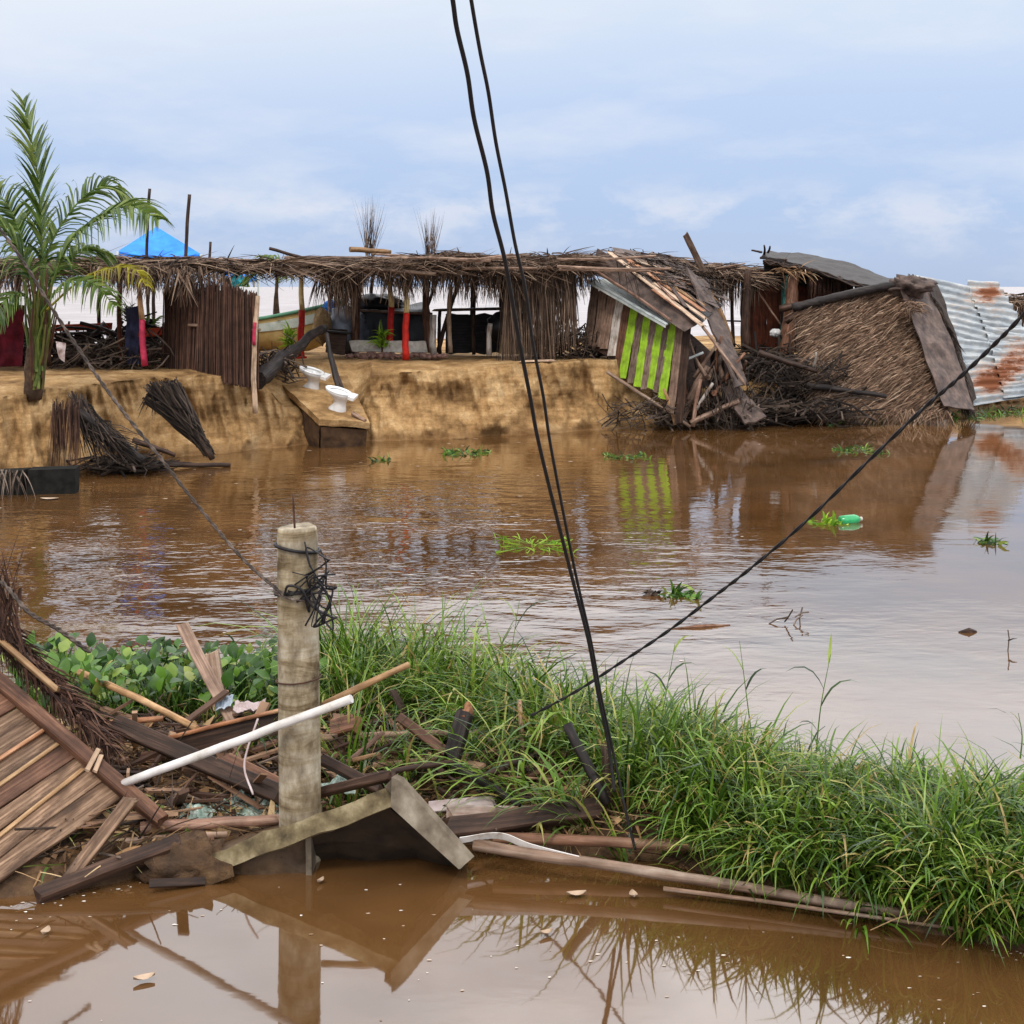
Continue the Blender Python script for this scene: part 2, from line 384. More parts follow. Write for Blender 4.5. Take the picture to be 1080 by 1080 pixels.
# ---------------------------------------------------------------- water and sea
def watermat():
    m, nt, b = newmat('muddy_water', .04, .5); b.inputs['IOR'].default_value = 2.25
    v = coords(nt)
    n0 = nz(nt, .5, v, 4); r0 = ramp(nt, [lin(74, 50, 26), lin(98, 68, 38)], [.35, .65]); nt.links.new(n0.outputs[0], r0.inputs[0])
    nt.links.new(r0.outputs[0], b.inputs['Base Color'])
    s = nt.nodes.new('ShaderNodeSeparateXYZ'); nt.links.new(v, s.inputs[0])
    my = nt.nodes.new('ShaderNodeMapRange'); nt.links.new(s.outputs[1], my.inputs[0])
    for i, q in enumerate((8.5, 12.5, .05, 1.0)): my.inputs[i+1].default_value = q
    mf = nt.nodes.new('ShaderNodeMapRange'); nt.links.new(s.outputs[1], mf.inputs[0])
    for i, q in enumerate((19, 27, 1.0, .42)): mf.inputs[i+1].default_value = q
    mx = nt.nodes.new('ShaderNodeMapRange'); nt.links.new(s.outputs[0], mx.inputs[0])
    for i, q in enumerate((-.3, 3.2, 1.0, .16)): mx.inputs[i+1].default_value = q
    big = nz(nt, .32, v, 3); rb = ramp(nt, [(.3, .3, .3, 1), (1, 1, 1, 1)], [.4, .6]); nt.links.new(big.outputs[0], rb.inputs[0])
    mask = mathn(nt, 'MULTIPLY', mathn(nt, 'MULTIPLY', my.outputs[0], mx.outputs[0]), mathn(nt, 'MULTIPLY', rb.outputs[0], mf.outputs[0]))
    r1 = nz(nt, 3.6, coords(nt, (.55, 1, 1)), 2, .5, .4); r2 = nz(nt, 9, coords(nt, (.6, 1, 1)), 2, .5, .3); r3 = nz(nt, 1.1, v, 2)
    h = mathn(nt, 'ADD', mathn(nt, 'ADD', mathn(nt, 'MULTIPLY', r1.outputs[0], .021), mathn(nt, 'MULTIPLY', r2.outputs[0], .010)), mathn(nt, 'MULTIPLY', r3.outputs[0], .018))
    h = mathn(nt, 'MULTIPLY', h, mask)
    bump(nt, b, h, 1.0, 1.0)
    return m
def seamat():
    m, nt, b = newmat('muddy_sea', .35, .4)
    v = coords(nt)
    n = nz(nt, .6, coords(nt, (.25, 1, 1)), 5); r = ramp(nt, [lin(128, 116, 112), lin(160, 150, 147), lin(215, 210, 208)], [.35, .55, .72])
    nt.links.new(n.outputs[0], r.inputs[0]); nt.links.new(r.outputs[0], b.inputs['Base Color'])
    n2 = nz(nt, .8, coords(nt, (.4, 1, 1)), 4); bump(nt, b, n2.outputs[0], .6, .3)
    return m
def hsheet(name, x0, x1, y0, y1, z, mat):
    mb = MB(); mb.quad(Vector((x0, y0, z)), Vector((x1, y0, z)), Vector((x1, y1, z)), Vector((x0, y1, z)))
    return struct(mb.build(name, mat, loc=Vector((0, 0, z))))
hsheet('water', -150, 150, -25, 54, 0, watermat())
hsheet('sea', -9000, 9000, 54, 9000, 0, seamat())
hsheet('water_bed', -9000, 9000, -25, 9000, -2.5, M['rock'])

# ---------------------------------------------------------------- sand bank
WL = [(-420, 545), (-150, 528), (0, 510), (80, 498), (160, 482), (230, 478), (275, 472), (300, 471), (340, 467), (385, 465), (450, 463), (550, 458), (650, 452), (690, 449), (760, 447), (830, 444), (900, 441), (1000, 438), (1080, 431), (1300, 424), (1560, 418)]
TP = [(-420, 430), (-150, 424), (0, 420), (80, 408), (160, 399), (230, 396), (275, 402), (300, 430), (375, 432), (392, 396), (450, 391), (550, 384), (650, 379), (695, 380), (720, 402), (765, 412), (790, 403), (830, 402), (870, 416), (900, 425), (1000, 425), (1080, 420), (1300, 415), (1560, 410)]
def bank_pt(px, row):
    ty = 4800/(interp(WL, px)-HY); setb = .78
    ye = ty+setb; ze = CH-(interp(TP, px)-HY)/F*ye
    k, val = row
    if k == 'low': y, z = ty+val[0], val[1]
    elif k == 'cliff':
        f = val; z = ze*f
        y = ty + setb*(.72*sm(-.12, .62, f)-.05+.30*f**4)
        g = fbm(px*.030, z*.9, 0)*.34+fbm(px*.011, 3.3, z*.3)*.3+fbm(px*.10, z*1.6, 2)*.08+.10*sm(.78, .98, f)*fbm(px*.22, 4, 1)+abs(fbm(px*.045+z*.7, z*.3, 6))*.48+fbm(px*.35, z*7, 8)*.018-.1
        g *= sm(0, .15, f)*(1-.5*sm(.8, 1, f)); y += g
        # slumped apron
        y -= .4*max(0, 1-f*2.0)*max(0, fbm(px*.03, 9, 0)+.35)
    else:
        d = val; zt = 1.4 if px < 780 else 1.4-.35*sm(780, 900, px)
        sl = 1.0 if px < 280 or 390 < px < 700 else (2.0 if px < 780 else 5.0)
        z = ze+(zt-ze)*sm(0, sl, d)+.05*fbm(px*.03, d*1.5, 4)
        if d > 15: z = zt-(zt+.4)*sm(15, 21, d)
        y = ye+d+.25*(1-sm(0, .5, d))*fbm(px*.030, ze*.9, 0)
    return Vector(((px-CX)/F*y, y, z))
rows = [('low', (-2.2, -.6)), ('low', (-.6, -.14)), ('low', (-.22, -.03))]+[('cliff', i/34) for i in range(35)]
rows += [('top', d) for d in (.06, .15, .3, .5, .75, 1, 1.4, 1.8, 2.3, 3, 4, 5, 6.5, 8, 10, 12, 15, 17, 19, 21)]
cols = [-420+1.8*i for i in range(1101)]
mb = MB(); mb.grid([[bank_pt(c, r) for c in cols] for r in rows])
m, nt, b = newmat('wet_sand', .92, .15)
v = coords(nt, kind='Object')
n1 = nz(nt, 1.2, coords(nt, (1, 1, 2.2)), 8, .65); r1 = ramp(nt, [lin(116, 88, 56), lin(172, 138, 94), lin(206, 176, 132)], [.33, .5, .68]); nt.links.new(n1.outputs[0], r1.inputs[0])
n2 = nz(nt, 2.0, coords(nt, (.5, .5, 7)), 5); r2 = ramp(nt, [(.74, .7, .66, 1), (1, 1, 1, 1)], [.38, .55]); nt.links.new(n2.outputs[0], r2.inputs[0])
n3 = nz(nt, 22, v, 6, .7); n5 = nz(nt, 1.0, coords(nt, (5, 2, .7)), 7, .65, .4); r5 = ramp(nt, [(.82, .79, .75, 1), (1.08, 1.06, 1.04, 1)], [.36, .6]); nt.links.new(n5.outputs[0], r5.inputs[0])
n4 = nz(nt, .8, coords(nt), 5); r4 = ramp(nt, [(0, 0, 0, 1), (1, 1, 1, 1)], [.56, .64]); nt.links.new(n4.outputs[0], r4.inputs[0])
col = mixc(nt, .8, r1.outputs[0], r2.outputs[0], 'MULTIPLY')
col = mixc(nt, mathn(nt, 'MULTIPLY', r4.outputs[0], .25), col, lin(120, 92, 62))
r3 = ramp(nt, [(.72, .7, .68, 1), (1.1, 1.1, 1.1, 1)], [.35, .65]); nt.links.new(n3.outputs[0], r3.inputs[0])
col = mixc(nt, .8, col, r3.outputs[0], 'MULTIPLY'); col = mixc(nt, .9, col, r5.outputs[0], 'MULTIPLY')
s = nt.nodes.new('ShaderNodeSeparateXYZ'); nt.links.new(v, s.inputs[0])
wet = nt.nodes.new('ShaderNodeMapRange'); nt.links.new(s.outputs[2], wet.inputs[0])
for i, q in enumerate((.05, .22, .55, 0)): wet.inputs[i+1].default_value = q
col = mixc(nt, wet.outputs[0], col, lin(96, 66, 38))
nt.links.new(col, b.inputs['Base Color'])
hh = mathn(nt, 'ADD', mathn(nt, 'ADD', mathn(nt, 'MULTIPLY', n1.outputs[0], .05), mathn(nt, 'MULTIPLY', n5.outputs[0], .06)), mathn(nt, 'MULTIPLY', n3.outputs[0], .035)); bump(nt, b, hh, .9, 1.0)
M['sand'] = m
struct(mb.build('sand_bank', 'sand', loc=Vector((0, 0, 0)), smooth=True))

# ================================================================ FAR BANK
def gy(ypx, z=1.4): return (CH-z)*F/(ypx-HY)         # depth of a base at ground z
def post(x0, y0, x1, y1, Y, wpx, mat, label, cat='post', name='wooden_post', group=None, Y1=None, parent=None, r1=None):
    r = wpx*Y/F/2
    o = log(name, P(x0, y0, Y), P(x1, y1, Y1 or Y), r, r1 if r1 else r*.9, mat, parent=parent)
    if not parent: tag(o, label, cat, group)
    return o

# ---- thatch helpers
def thatch_layer(mb, fl, fr, br, bl, n, L=(.5, 1.1), amp=.13, spread=1.0, w=.03, main=None):
    main = (main or (fl-bl)).normalized(); lat = (fr-fl).normalized()
    for _ in range(n):
        u, v = random.random(), random.random()**1.3
        p = (fl*(1-u)+fr*u)*(1-v)+(bl*(1-u)+br*u)*v
        p = p+Vector((0, 0, R(-.6, .7)*amp+amp*.8*noise.noise(p*1.3)))
        d = main*R(.3, 1)+lat*R(-1, 1)*spread+UP*R(-.18, .14)
        mb.strand(p, d, R(*L), w*R(.5, 1.5), R(0, .25), 3)
def fringe(mb, a, b, n, L, w=.03, back=.3, clump=1.5, out=.1, side=.25):
    ph = R(0, 90)
    for _ in range(n):
        u = random.random(); p = a.lerp(b, u); k = noise.noise(Vector((p.x*clump+ph, p.y, 1)))
        if R(-.7, .5) > k: continue
        p = p+Vector((R(-.05, .05), R(-.05, back), R(-.05, .08)))
        d = Vector((R(-side, side), -out*R(0, 1.5), -1))
        mb.strand(p, d, R(*L)*(1+.7*k), w*R(.5, 1.4), .15, 3)
def roof_sheet(mb, fl, fr, br, bl, th=.07):
    sheet(mb, bl, br, fr, fl, 14, 4, .06, 1.5, th)

# ---- open-sided left palapa
t = thing('open_palapa', 'long low palm thatched shelter at the left, behind the coconut palm', 'shelter', P(110, 385, 30))
a, b_, c_, d_ = P(-120, 281, 27.6), P(300, 278, 29.6), P(300, 282, 32.5), P(-120, 282, 31)
mb = MB(); roof_sheet(mb, a, b_, c_, d_)
mb.build('roof_lining', 'thatch_dark', t)
mb = MB(); thatch_layer(mb, a, b_, c_, d_, 3600, (.5, 1.3), .13, .9)
fringe(mb, P(-60, 281, 27.7), P(60, 284, 27.9), 360, (.25, .6), out=.3)
fringe(mb, P(95, 285, 28.1), P(245, 284, 28.6), 900, (.25, .5), clump=.9, out=.2, side=.5)
fringe(mb, P(185, 288, 28.3), P(242, 292, 28.4), 260, (.35, .75), side=.7)
mb.build('thatch_roof', 'thatch', t)
for (x, y0, y1, Y, wp, mt) in ((150, 386, 296, 28.6, 6, None), (128, 384, 290, 30, 5, 'red_wood'), (20, 384, 282, 29.5, 6, 'dark_wood'), (106, 375, 290, 32, 4, 'dark_wood'), (52, 386, 285, 29.2, 5, 'dark_wood'), (164, 370, 290, 33, 4, 'dark_wood')):
    if mt: post(x, y0, x+R(-2, 3), y1, Y, wp, mt, '', parent=t, name='roof_post')
    else:
        o = post(x, 337, x-3, y1, Y, wp, 'tan_wood', '', parent=t, name='roof_post')
        p2 = post(x+3, y0, x, 337, Y, wp+1, 'pink_paint', '', parent=t, name='painted_post_foot'); p2['label'] = 'pink painted lower half of the front post'
post(-100, 290, 160, 288, 28.4, 4, 'grey_wood', '', parent=t, name='roof_beam', Y1=28.7)

# ---- things in the left shelter
o = board('table', P(62, 352, 31.2), P(176, 350, 32), .5, .06, 'dark_wood'); 
t = thing('long_table', 'long dark plank table with orange edge under the left thatch', 'table', P(118, 378, 31.5))
bpy.data.objects.remove(o)
board('table_top', P(60, 352, 31.2), P(178, 349, 31.9), .75, .05, 'dark_wood', parent=t)
board('edge_board', P(58, 346, 31.6), P(118, 344, 31.9), .05, .14, 'orange_paint', parent=t)
for x in (68, 104, 140, 172): log('leg', P(x, 376, 31.5), P(x+R(-2, 2), 352, 31.5), .04, .035, 'dark_wood', t)
t = thing('fishing_boat_far', '', 'boat', P(160, 372, 33.5)); bpy.data.objects.remove(t)
def cloth(name, a, b, c, d, mat, label, cat, amp=.16, sc=4.5):
    mb = MB(); sheet(mb, a, b, c, d, 16, 16, amp, sc, .015)
    return tag(mb.build(name, mat, smooth=True), label, cat)
cloth('hanging_cloth', P(-30, 318, 29), P(26, 322, 29.2), P(24, 386, 29.2), P(-30, 388, 29), 'maroon', 'dark red cloth hung under the thatch at the far left edge', 'cloth')
cloth('hanging_cloth', P(131, 326, 29.3), P(148, 322, 29.2), P(146, 384, 29.2), P(134, 384, 29.3), 'navy', 'dark blue cloth hanging beside the pink footed post', 'cloth')
cloth('rag', P(59, 360, 27.5), P(69, 362, 27.5), P(68, 382, 27.5), P(62, 378, 27.5), 'rag', 'pale pinkish rag hanging right of the palm stalks', 'rag', .05, 6)
def shrub(name, base, h, n, L, mat, label, w=.05, cat='plant'):
    t = thing(name, label, cat, base); mb = MB(); st = MB()
    for k in range(3):
        st.tube([base, base+Vector((R(-.05, .05), R(-.05, .05), h*.5)), base+Vector((R(-.1, .1), R(-.1, .1), h*.9))], [.018, .014, .006], 5)
    for _ in range(n):
        f = R(.25, 1); p = base+Vector((R(-.1, .1), R(-.1, .1), h*f))
        d = Vector((R(-1, 1), R(-1, 1), R(.1, 1.2)))
        mb.strand(p, d, L*R(.5, 1.2), w*R(.6, 1.3), .6, 4, tip=.1)
    st.build('stem', 'bark', t); mb.build('leaves', mat, t)
    return t
shrub('potted_shrub', P(138, 345, 29.6), .35, 120, .3, 'frond', 'rounded green plant hanging beside the pink footed post', .03)
shrub('green_shrub', P(158, 372, 32.4), .65, 130, .45, 'frond', 'bushy green plant between the left shelter and the reed hut', .05)
def pile(mb, xr, yr, Yr, n, L, r, flat=.5, bend=.25, poly=4):
    for _ in range(n):
        u, v = random.random(), random.random()
        x = xr[0]+(xr[1]-xr[0])*u; y = yr[0]+(yr[1]-yr[0])*v
        p = P(x, y, R(*Yr)); d = rdir(flat); l = R(*L)
        q = d.orthogonal().normalized()*l*R(-bend, bend)
        rr = R(*r); mb.tube([p-d*l/2, p-d*l*.15+q*.6, p+d*l*.2+q*.7, p+d*l/2], [rr, rr*.9, rr*.7, rr*.35], poly)
mb = MB(); pile(mb, (-30, 175), (350, 386), (30.6, 33), 420, (.4, 1.5), (.02, .05), .5)
tag(mb.build('lumber_heap', 'dark_wood'), 'dark heap of broken timber behind the sticks under the left shelter', 'debris', kind='stuff')  # clutter coloured dark so the inside of the shelter reads as shaded
mb = MB(); pile(mb, (60, 175), (362, 388), (29, 30.8), 230, (.3, 1.2), (.008, .022))
tag(mb.build('driftwood_litter', 'twig'), 'heap of pale sticks and broken slats under the left shelter', 'debris', kind='stuff')
o = board('plank', P(148, 352, 30.8), P(177, 349, 30.6), .3, .16, 'orange_paint', up=Vector((0, 0, 1))); tag(o, 'short orange painted board lying behind the reed hut', 'board')

# ---- reed hut
t = thing('reed_hut', 'dark upright reed walled hut standing at the bank edge left of the toilets', 'hut', P(222, 400, 29))
line = [P(172, 396, 29.8), P(200, 399, 28.8), P(236, 402, 28.0), P(272, 408, 28.0)]
topl = [P(174, 300, 29.8), P(204, 297, 28.8), P(236, 300, 28.0), P(271, 311, 28.0)]
mb = MB(); mk = MB()
for k in range(1150):
    u = R(0, 2.999); i = int(u); f = u-i
    p = line[i].lerp(line[i+1], f); q = topl[i].lerp(topl[i+1], f)
    if i < 2 : q = q+Vector((0, 0, R(-.25, .08)))
    off = Vector((R(-.03, .03), R(-.05, .05), 0))
    n_ = (q-p); b0 = p+off+n_*R(-.03, .01)
    mb.tube([b0, b0+n_*.5+Vector((R(-.02, .02), R(-.02, .02), 0)), b0+n_*R(.93, 1.04)], [R(.005, .010)]*3, 4)
mb.build('reed_wall', 'reed', t)
for i in range(3): sheet(mk, topl[i]+Vector((0, .08, -.25)), topl[i+1]+Vector((0, .08, -.1)), line[i+1]+Vector((0, .08, 0)), line[i]+Vector((0, .08, 0)), 8, 8, .015, 3)
mk.build('wall_lining', 'dark_wood', t)
bk = MB(); sheet(bk, P(174, 302, 30.6), P(262, 310, 30.6), P(262, 385, 30.6), P(174, 385, 30.6), 8, 8, .02, 3, .03); bk.build('back_wall', 'dark_wood', t)
log('cross_pole', P(199, 343, 28.7), P(274, 348, 27.9), .035, .03, 'grey_wood', t)
log('corner_post', P(269, 436, 27.9), P(272, 312, 27.9), .05, .045, 'pale_wood', t)
board('white_panel', P(253, 307, 28.3), P(271, 308, 28.3), .02, .17, 'white', parent=t)
o = post(268, 364, 269, 340, 27.86, 4, 'pink_paint', '', parent=t, name='painted_band')
o['label'] = 'pink painted stretch of the corner post'

# ---- blue canopies and masts behind
def canopy(peak, corners, ground_z, label, mat, cat='tent'):
    cz = sum((c for c in corners), Vector())/4
    t = thing('blue_canopy', label, cat, Vector((cz.x, cz.y, ground_z)))
    mb = MB()
    for i in range(4):
        a, b = corners[i], corners[(i+1) % 4]; rows = []
        for k in range(9):
            f = k/8; l = peak.lerp(a, f); r = peak.lerp(b, f)
            rows.append([l.lerp(r, j/8)-UP*.10*math.sin(math.pi*j/8)*f for j in range(9)])
        mb.grid(rows)
        mb.grid([rows[-1], [p-UP*.16 for p in rows[-1]]])
    mb.build('canopy', mat, t)
    for c in corners: log('leg', Vector((c.x, c.y, ground_z)), c, .03, .03, 'metal_sheet', t, bend=0)
    return t
canopy(P(165, 239, 36), [P(124, 265, 34.6), P(212, 268, 34.6), P(204, 268, 38), P(128, 266, 38)], 1.35, 'bright blue tarpaulin tent peaking above the left thatch roof', 'blue_tarp')
canopy(P(252, 272, 39), [P(236, 288, 38), P(272, 288, 38), P(268, 287, 41), P(240, 287, 41)], 1.35, 'small blue and teal canopy behind the reed hut roof', 'blue_tarp')
cloth('teal_sheet', P(246, 274, 37.5), P(256, 272, 37.5), P(256, 302, 37.4), P(243, 304, 37.5), 'teal_tarp', 'teal cloth hanging from the small canopy behind the reed hut', 'cloth')
G = 'bare poles above the thatch'
post(157, 345, 158, 199, 33.5, 3.5, 'dark_wood', 'thin bare pole rising left of the blue tent peak', group=G)
post(197, 345, 200, 205, 33.5, 4, 'dark_wood', 'thin bare pole rising at the right edge of the blue tent', group=G)
post(222, 345, 222, 255, 34, 3, 'dark_wood', 'short bare pole poking above the roof right of the blue tent', group=G)

# ---- palms
def frond(pts, Lmax, parent, mat='frond', n=44, w=.04, roll=0.0, droop=.5, r0=.022, start=.18, ragged=.2, name='frond'):
    cv = bez(pts, max(6, n//(len(pts)-1))); mb = MB(); N = len(cv)
    mb.tube(cv[::3]+[cv[-1]], [r0*(1-.8*i/(len(cv[::3]))) for i in range(len(cv[::3])+1)], 5)
    for i in range(int(N*start), N-1):
        f = i/N; t = (cv[i+1]-cv[i]).normalized()
        ref = Vector((math.sin(roll), -math.cos(roll)*.5, .9))
        s = t.cross(ref); s = s.normalized() if s.length > .05 else Vector((1, 0, 0))
        env = (math.sin(math.pi*min(1, max(0.02, (f-start+.12)/(1.14-start))))**.6)
        for sg in (-1, 1):
            if R(0, 1) < ragged*.4: continue
            L = Lmax*env*R(1-ragged, 1.05)
            d = s*sg*R(.75, 1)+t*R(.6, .95)+UP*R(-.05, .25)
            mb.strand(cv[i], d, L, w*R(.8, 1.15), droop*R(.7, 1.3), 4, side=(t*.9+UP*.4).cross(d) if False else None, tip=.08)
    return mb.build(name, mat, parent)
t = thing('coconut_palm', 'young coconut palm with upright fronds standing at the left bank edge', 'palm tree', P(36, 417, 24.6))
Yp = 24.6
log('trunk', P(35, 420, Yp), P(42, 330, Yp), .16, .11, 'bark', t, knots=.25)
mb = MB()
for _ in range(85):
    x = R(29, 48); a = P(x*.4+22+R(-3, 5), R(385, 412), Yp+R(-.2, .2)); e = P(x+R(-8, 14), R(282, 345), Yp+R(-.4, .4))
    mb.tube([a, a.lerp(e, .5)+Vector((R(-.08, .08), 0, 0)), e], [R(.018, .035), .022, .012], 5)
mb.build('leaf_stalks', 'stalk', t)
FR = [([(44, 320, 0), (43, 240, 0), (38, 175, -.1), (24, 106, -.2)], 1.15, 1.2, .25, 54),
      ([(44, 318, .1), (52, 262, .2), (82, 214, .4), (112, 196, .6), (136, 212, .8)], .95, .2, .75, 50),
      ([(48, 320, -.1), (70, 262, -.3), (98, 234, -.6), (134, 217, -.9), (168, 232, -1.2)], .9, .1, .8, 50),
      ([(40, 320, .1), (26, 262, .2), (8, 216, .5), (-22, 190, .8)], .9, -.3, .6, 44),
      ([(40, 322, -.1), (24, 272, -.4), (-4, 232, -.8), (-40, 214, -1.2)], .9, 0, .8, 44),
      ([(42, 322, .3), (58, 285, .6), (88, 262, 1.0), (118, 268, 1.4)], .75, .1, .8, 40),
      ([(44, 330, -.3), (66, 300, -.7), (96, 298, -1.1), (122, 324, -1.4)], .62, .1, .9, 34),
      ([(40, 335, -.2), (26, 312, -.5), (6, 316, -.8), (-10, 345, -1.0)], .55, 0, .9, 30)]
for pts, L, rl, dr, n in FR:
    frond([P(x, y, Yp+dy) for x, y, dy in pts], L, t, 'frond', int(n*1.3), .05, rl, dr*1.15, ragged=.22)
o = frond([P(x, y, Yp+dy) for x, y, dy in [(46, 330, -.2), (84, 296, -.6), (116, 283, -1), (142, 284, -1.3), (154, 302, -1.5)]], .5, t, 'frond_yellow', 40, .035, 0, 1.2, ragged=.4)
o['label'] = 'yellowing drooping frond'
t = thing('small_palm', 'small spindly palm behind the bank edge right of the reed hut', 'palm tree', P(291, 345, 36))
for dx in (-1.5, 2): log('stem', P(292+dx*1.5, 350, 36), P(293-dx*.5, 286, 36), .05, .035, 'bark', t)
for pts in ([(293, 290), (282, 276), (268, 278), (258, 300)], [(293, 290), (300, 276), (303, 284), (302, 298)], [(293, 290), (276, 284), (262, 296), (256, 308)], [(293, 290), (296, 280), (286, 272), (272, 270)]):
    frond([P(x, y, 36+R(-.6, .6)) for x, y in pts], .5, t, 'frond', 26, .05, 0, .9)

# ---- centre palapa
t = thing('open_palapa', 'long open palapa of ragged dry thatch on posts in the middle of the bank', 'shelter', P(470, 378, 34))
a, b_, c_, d_ = P(300, 281, 31.6), P(622, 278, 33.2), P(625, 281, 37), P(300, 283, 35)
mb = MB(); roof_sheet(mb, P(350, 279, 32), b_, c_, P(350, 281, 35)); mb.build('roof_lining', 'thatch_dark', t)
mb = MB(); thatch_layer(mb, a, b_, c_, d_, 4200, (.5, 1.4), .17, 1.1)
thatch_layer(mb, P(430, 275, 32.2), P(620, 276, 33), P(620, 274, 36), P(430, 274, 35.5), 1700, (.5, 1.2), .14, .8)
fringe(mb, P(335, 284, 31.8), P(450, 283, 32.4), 700, (.3, .8), clump=1.6, side=.4)
fringe(mb, P(348, 290, 32.2), P(376, 290, 32.4), 220, (.6, .9), side=.1)
fringe(mb, P(425, 281, 32.3), P(625, 281, 33.2), 1500, (.35, .8), clump=.8, out=.3, side=.5)
fringe(mb, P(455, 285, 33.5), P(545, 285, 34), 420, (.4, .85), clump=2.5)
fringe(mb, P(534, 285, 32.8), P(582, 285, 33), 700, (1.1, 1.9), side=.12, clump=.3)
fringe(mb, P(582, 292, 33), P(607, 292, 33.1), 300, (1.0, 1.7), side=.12, clump=.3)
mb.build('thatch_roof', 'thatch', t)
mb = MB()                                            # roof poles lying crosswise
for _ in range(26):
    x = R(300, 600); Y = R(31.6, 35); p = P(x, 279+R(-6, 5), Y)
    e = p+Vector((R(1.2, 2.4)*random.choice((-1, 1)), R(-.5, .5), R(-.12, .16)))
    mb.tube([p, p.lerp(e, .5)+rdir()*.04, e], [.035, .03, .025], 6)
mb.build('roof_poles', 'grey_wood', t)
log('roof_beam', P(284, 262, 31.4), P(352, 281, 31.8), .035, .03, 'dark_wood', t)
log('roof_beam', P(300, 276, 31.5), P(460, 289, 31.9), .05, .04, 'grey_wood', t)
log('roof_beam', P(300, 272, 33.8), P(620, 274, 35), .05, .05, 'grey_wood', t)
log('roof_beam', P(369, 263, 32), P(412, 266, 32.4), .06, .05, 'tan_wood', t)
for (x, y0, ym, y1, xt, Y) in ((319, 378, 327, 281, 318, 33.2), (413, 372, 324, 284, 411, 33.6), (429, 380, 330, 284, 430, 32.6)):
    o = log('painted_post_foot', P(x-1, y0, Y), P(x, ym, Y), .075, .07, 'red_paint', t); o['label'] = 'red painted foot of a palapa post'
    log('roof_post', P(x, ym, Y), P(xt, y1, Y), .06, .05, 'cream_paint', t)
for (x0, y0, x1, y1, Y, wp, mt) in ((375, 372, 380, 285, 34, 9, 'brown_wood'), (452, 372, 450, 285, 34, 8, 'brown_wood'), (392, 366, 393, 290, 35.5, 4, 'dark_wood'), (462, 372, 486, 294, 34, 5, 'dark_wood'), (500, 352, 500, 288, 35.5, 6, 'dark_wood'), (475, 372, 475, 300, 33.9, 5, 'pale_wood'), (560, 372, 561, 285, 33.5, 6, 'dark_wood'), (446, 340, 462, 295, 34.4, 3.5, 'dark_wood'), (530, 350, 530, 285, 35, 5, 'dark_wood')):
    post(x0, y0, x1, y1, Y, wp, mt, '', parent=t, name='roof_post')
def broom(name, x, y, n, h, label):
    p0 = P(x, y, 33.5); mb = MB()
    for _ in range(n):
        k = R(0, 1)
        mb.strand(p0+Vector((R(-.1, .1), R(-.1, .1), R(-.1, .1))), Vector((R(-.22, .32)*k*1.6, R(-.2, .2), 1)), h*R(.45, 1), R(.008, .022), -.05*R(-1, 2), 3)
    tag(mb.build(name, 'thatch'), label, 'dry frond', 'dry fronds standing on the roof')
broom('dry_frond', 390, 268, 80, 1.35, 'taller fan of dry frond stalks standing up on the palapa roof')
broom('dry_frond', 454, 272, 60, 1.15, 'smaller narrow fan of dry stalks standing on the palapa roof')
# ---- boat
t = thing('fishing_boat', 'cream and white open fishing boat beached behind the toilets', 'boat', P(300, 372, 35.5))
stern, bow = P(190, 350, 37.5), P(366, 322, 35.2); ax = (bow-stern); ln = ax.length; ax = Vector((ax.x, ax.y, 0)).normalized(); lt = Vector((-ax.y, ax.x, 0))
secs = []
zk = P(300, 373, 36).z
for k in range(15):
    f = k/14; c = stern.lerp(bow, f); hw = .75*(1-max(0, (f-.45)/.55)**2.2)*(.82+.18*min(1, f*3))+.015
    gz = 2.05+.62*f**2.4; kz = zk+.05+.75*max(0, (f-.72)/.28)**2.2
    c = Vector((c.x, c.y, 0))
    secs.append([(c+lt*hw*s_*wf)+UP*(kz+(gz-kz)*zf) for s_, wf, zf in ((-1, 1, 1), (-1, .97, .86), (-1, .9, .62), (-1, .78, .35), (-1, .5, .1), (-1, .02, 0), (1, .5, .1), (1, .78, .35), (1, .9, .62), (1, .97, .86), (1, 1, 1))])
mb = MB(); mb.grid(secs); mb.grid([[p+(Vector((0, 0, .05)) if 0 < j < 10 else Vector()) for j, p in enumerate(r)][::-1] for r in secs])
mb.ring_loft([secs[0], [p+ax*.03 for p in secs[0]]])
mb.build('hull', 'boat_cream', t, smooth=True)
mb = MB(); mb.tube([r[0]+Vector((0, 0, .01)) for r in secs], .045, 6); mb.tube([r[-1]+Vector((0, 0, .01)) for r in secs], .045, 6)
mb.build('gunwale', 'boat_green', t, smooth=True)
mb = MB(); mb.grid([[r[1]-lt*.012, r[2]-lt*.02] for r in secs]); mb.build('white_stripe', 'boat_white', t)
for f in (3, 7, 10):
    r = secs[f]; board('thwart', r[1], r[9], .25, .04, 'boat_white', parent=t)
# ---- tarps, tables, walls under the palapa
def lump(name, c, rx, ry, rz, mat, label, cat, amp=.25, sc_=2.5):
    mb = MB(); mound(mb, c, rx, ry, rz, 14, amp, sc_); return tag(mb.build(name, mat, smooth=True), label, cat)
lump('tarp_bundle', P(366, 349, 34.6), .5, .5, .55, 'grey_tarp', 'crumpled grey tarpaulin bundle at the bow of the fishing boat', 'tarpaulin')
lump('blue_bag', P(348, 323, 35), .16, .15, .14, 'blue_tarp', 'small bright blue bag on the bow of the fishing boat', 'bag')
lump('burlap_sack', P(340, 345, 34.2), .22, .2, .38, 'burlap', 'tan sacking draped below the boat bow', 'sack')
t = thing('crate', 'dark open crate standing under the grey tarpaulin bundle', 'crate', P(354, 373, 33.6))
board('side_board', P(345, 362, 33.4), P(365, 364, 33.4), .05, .42, 'dark_wood', parent=t)
board('side_board', P(345, 356, 33.9), P(365, 358, 33.9), .05, .42, 'dark_wood', parent=t)
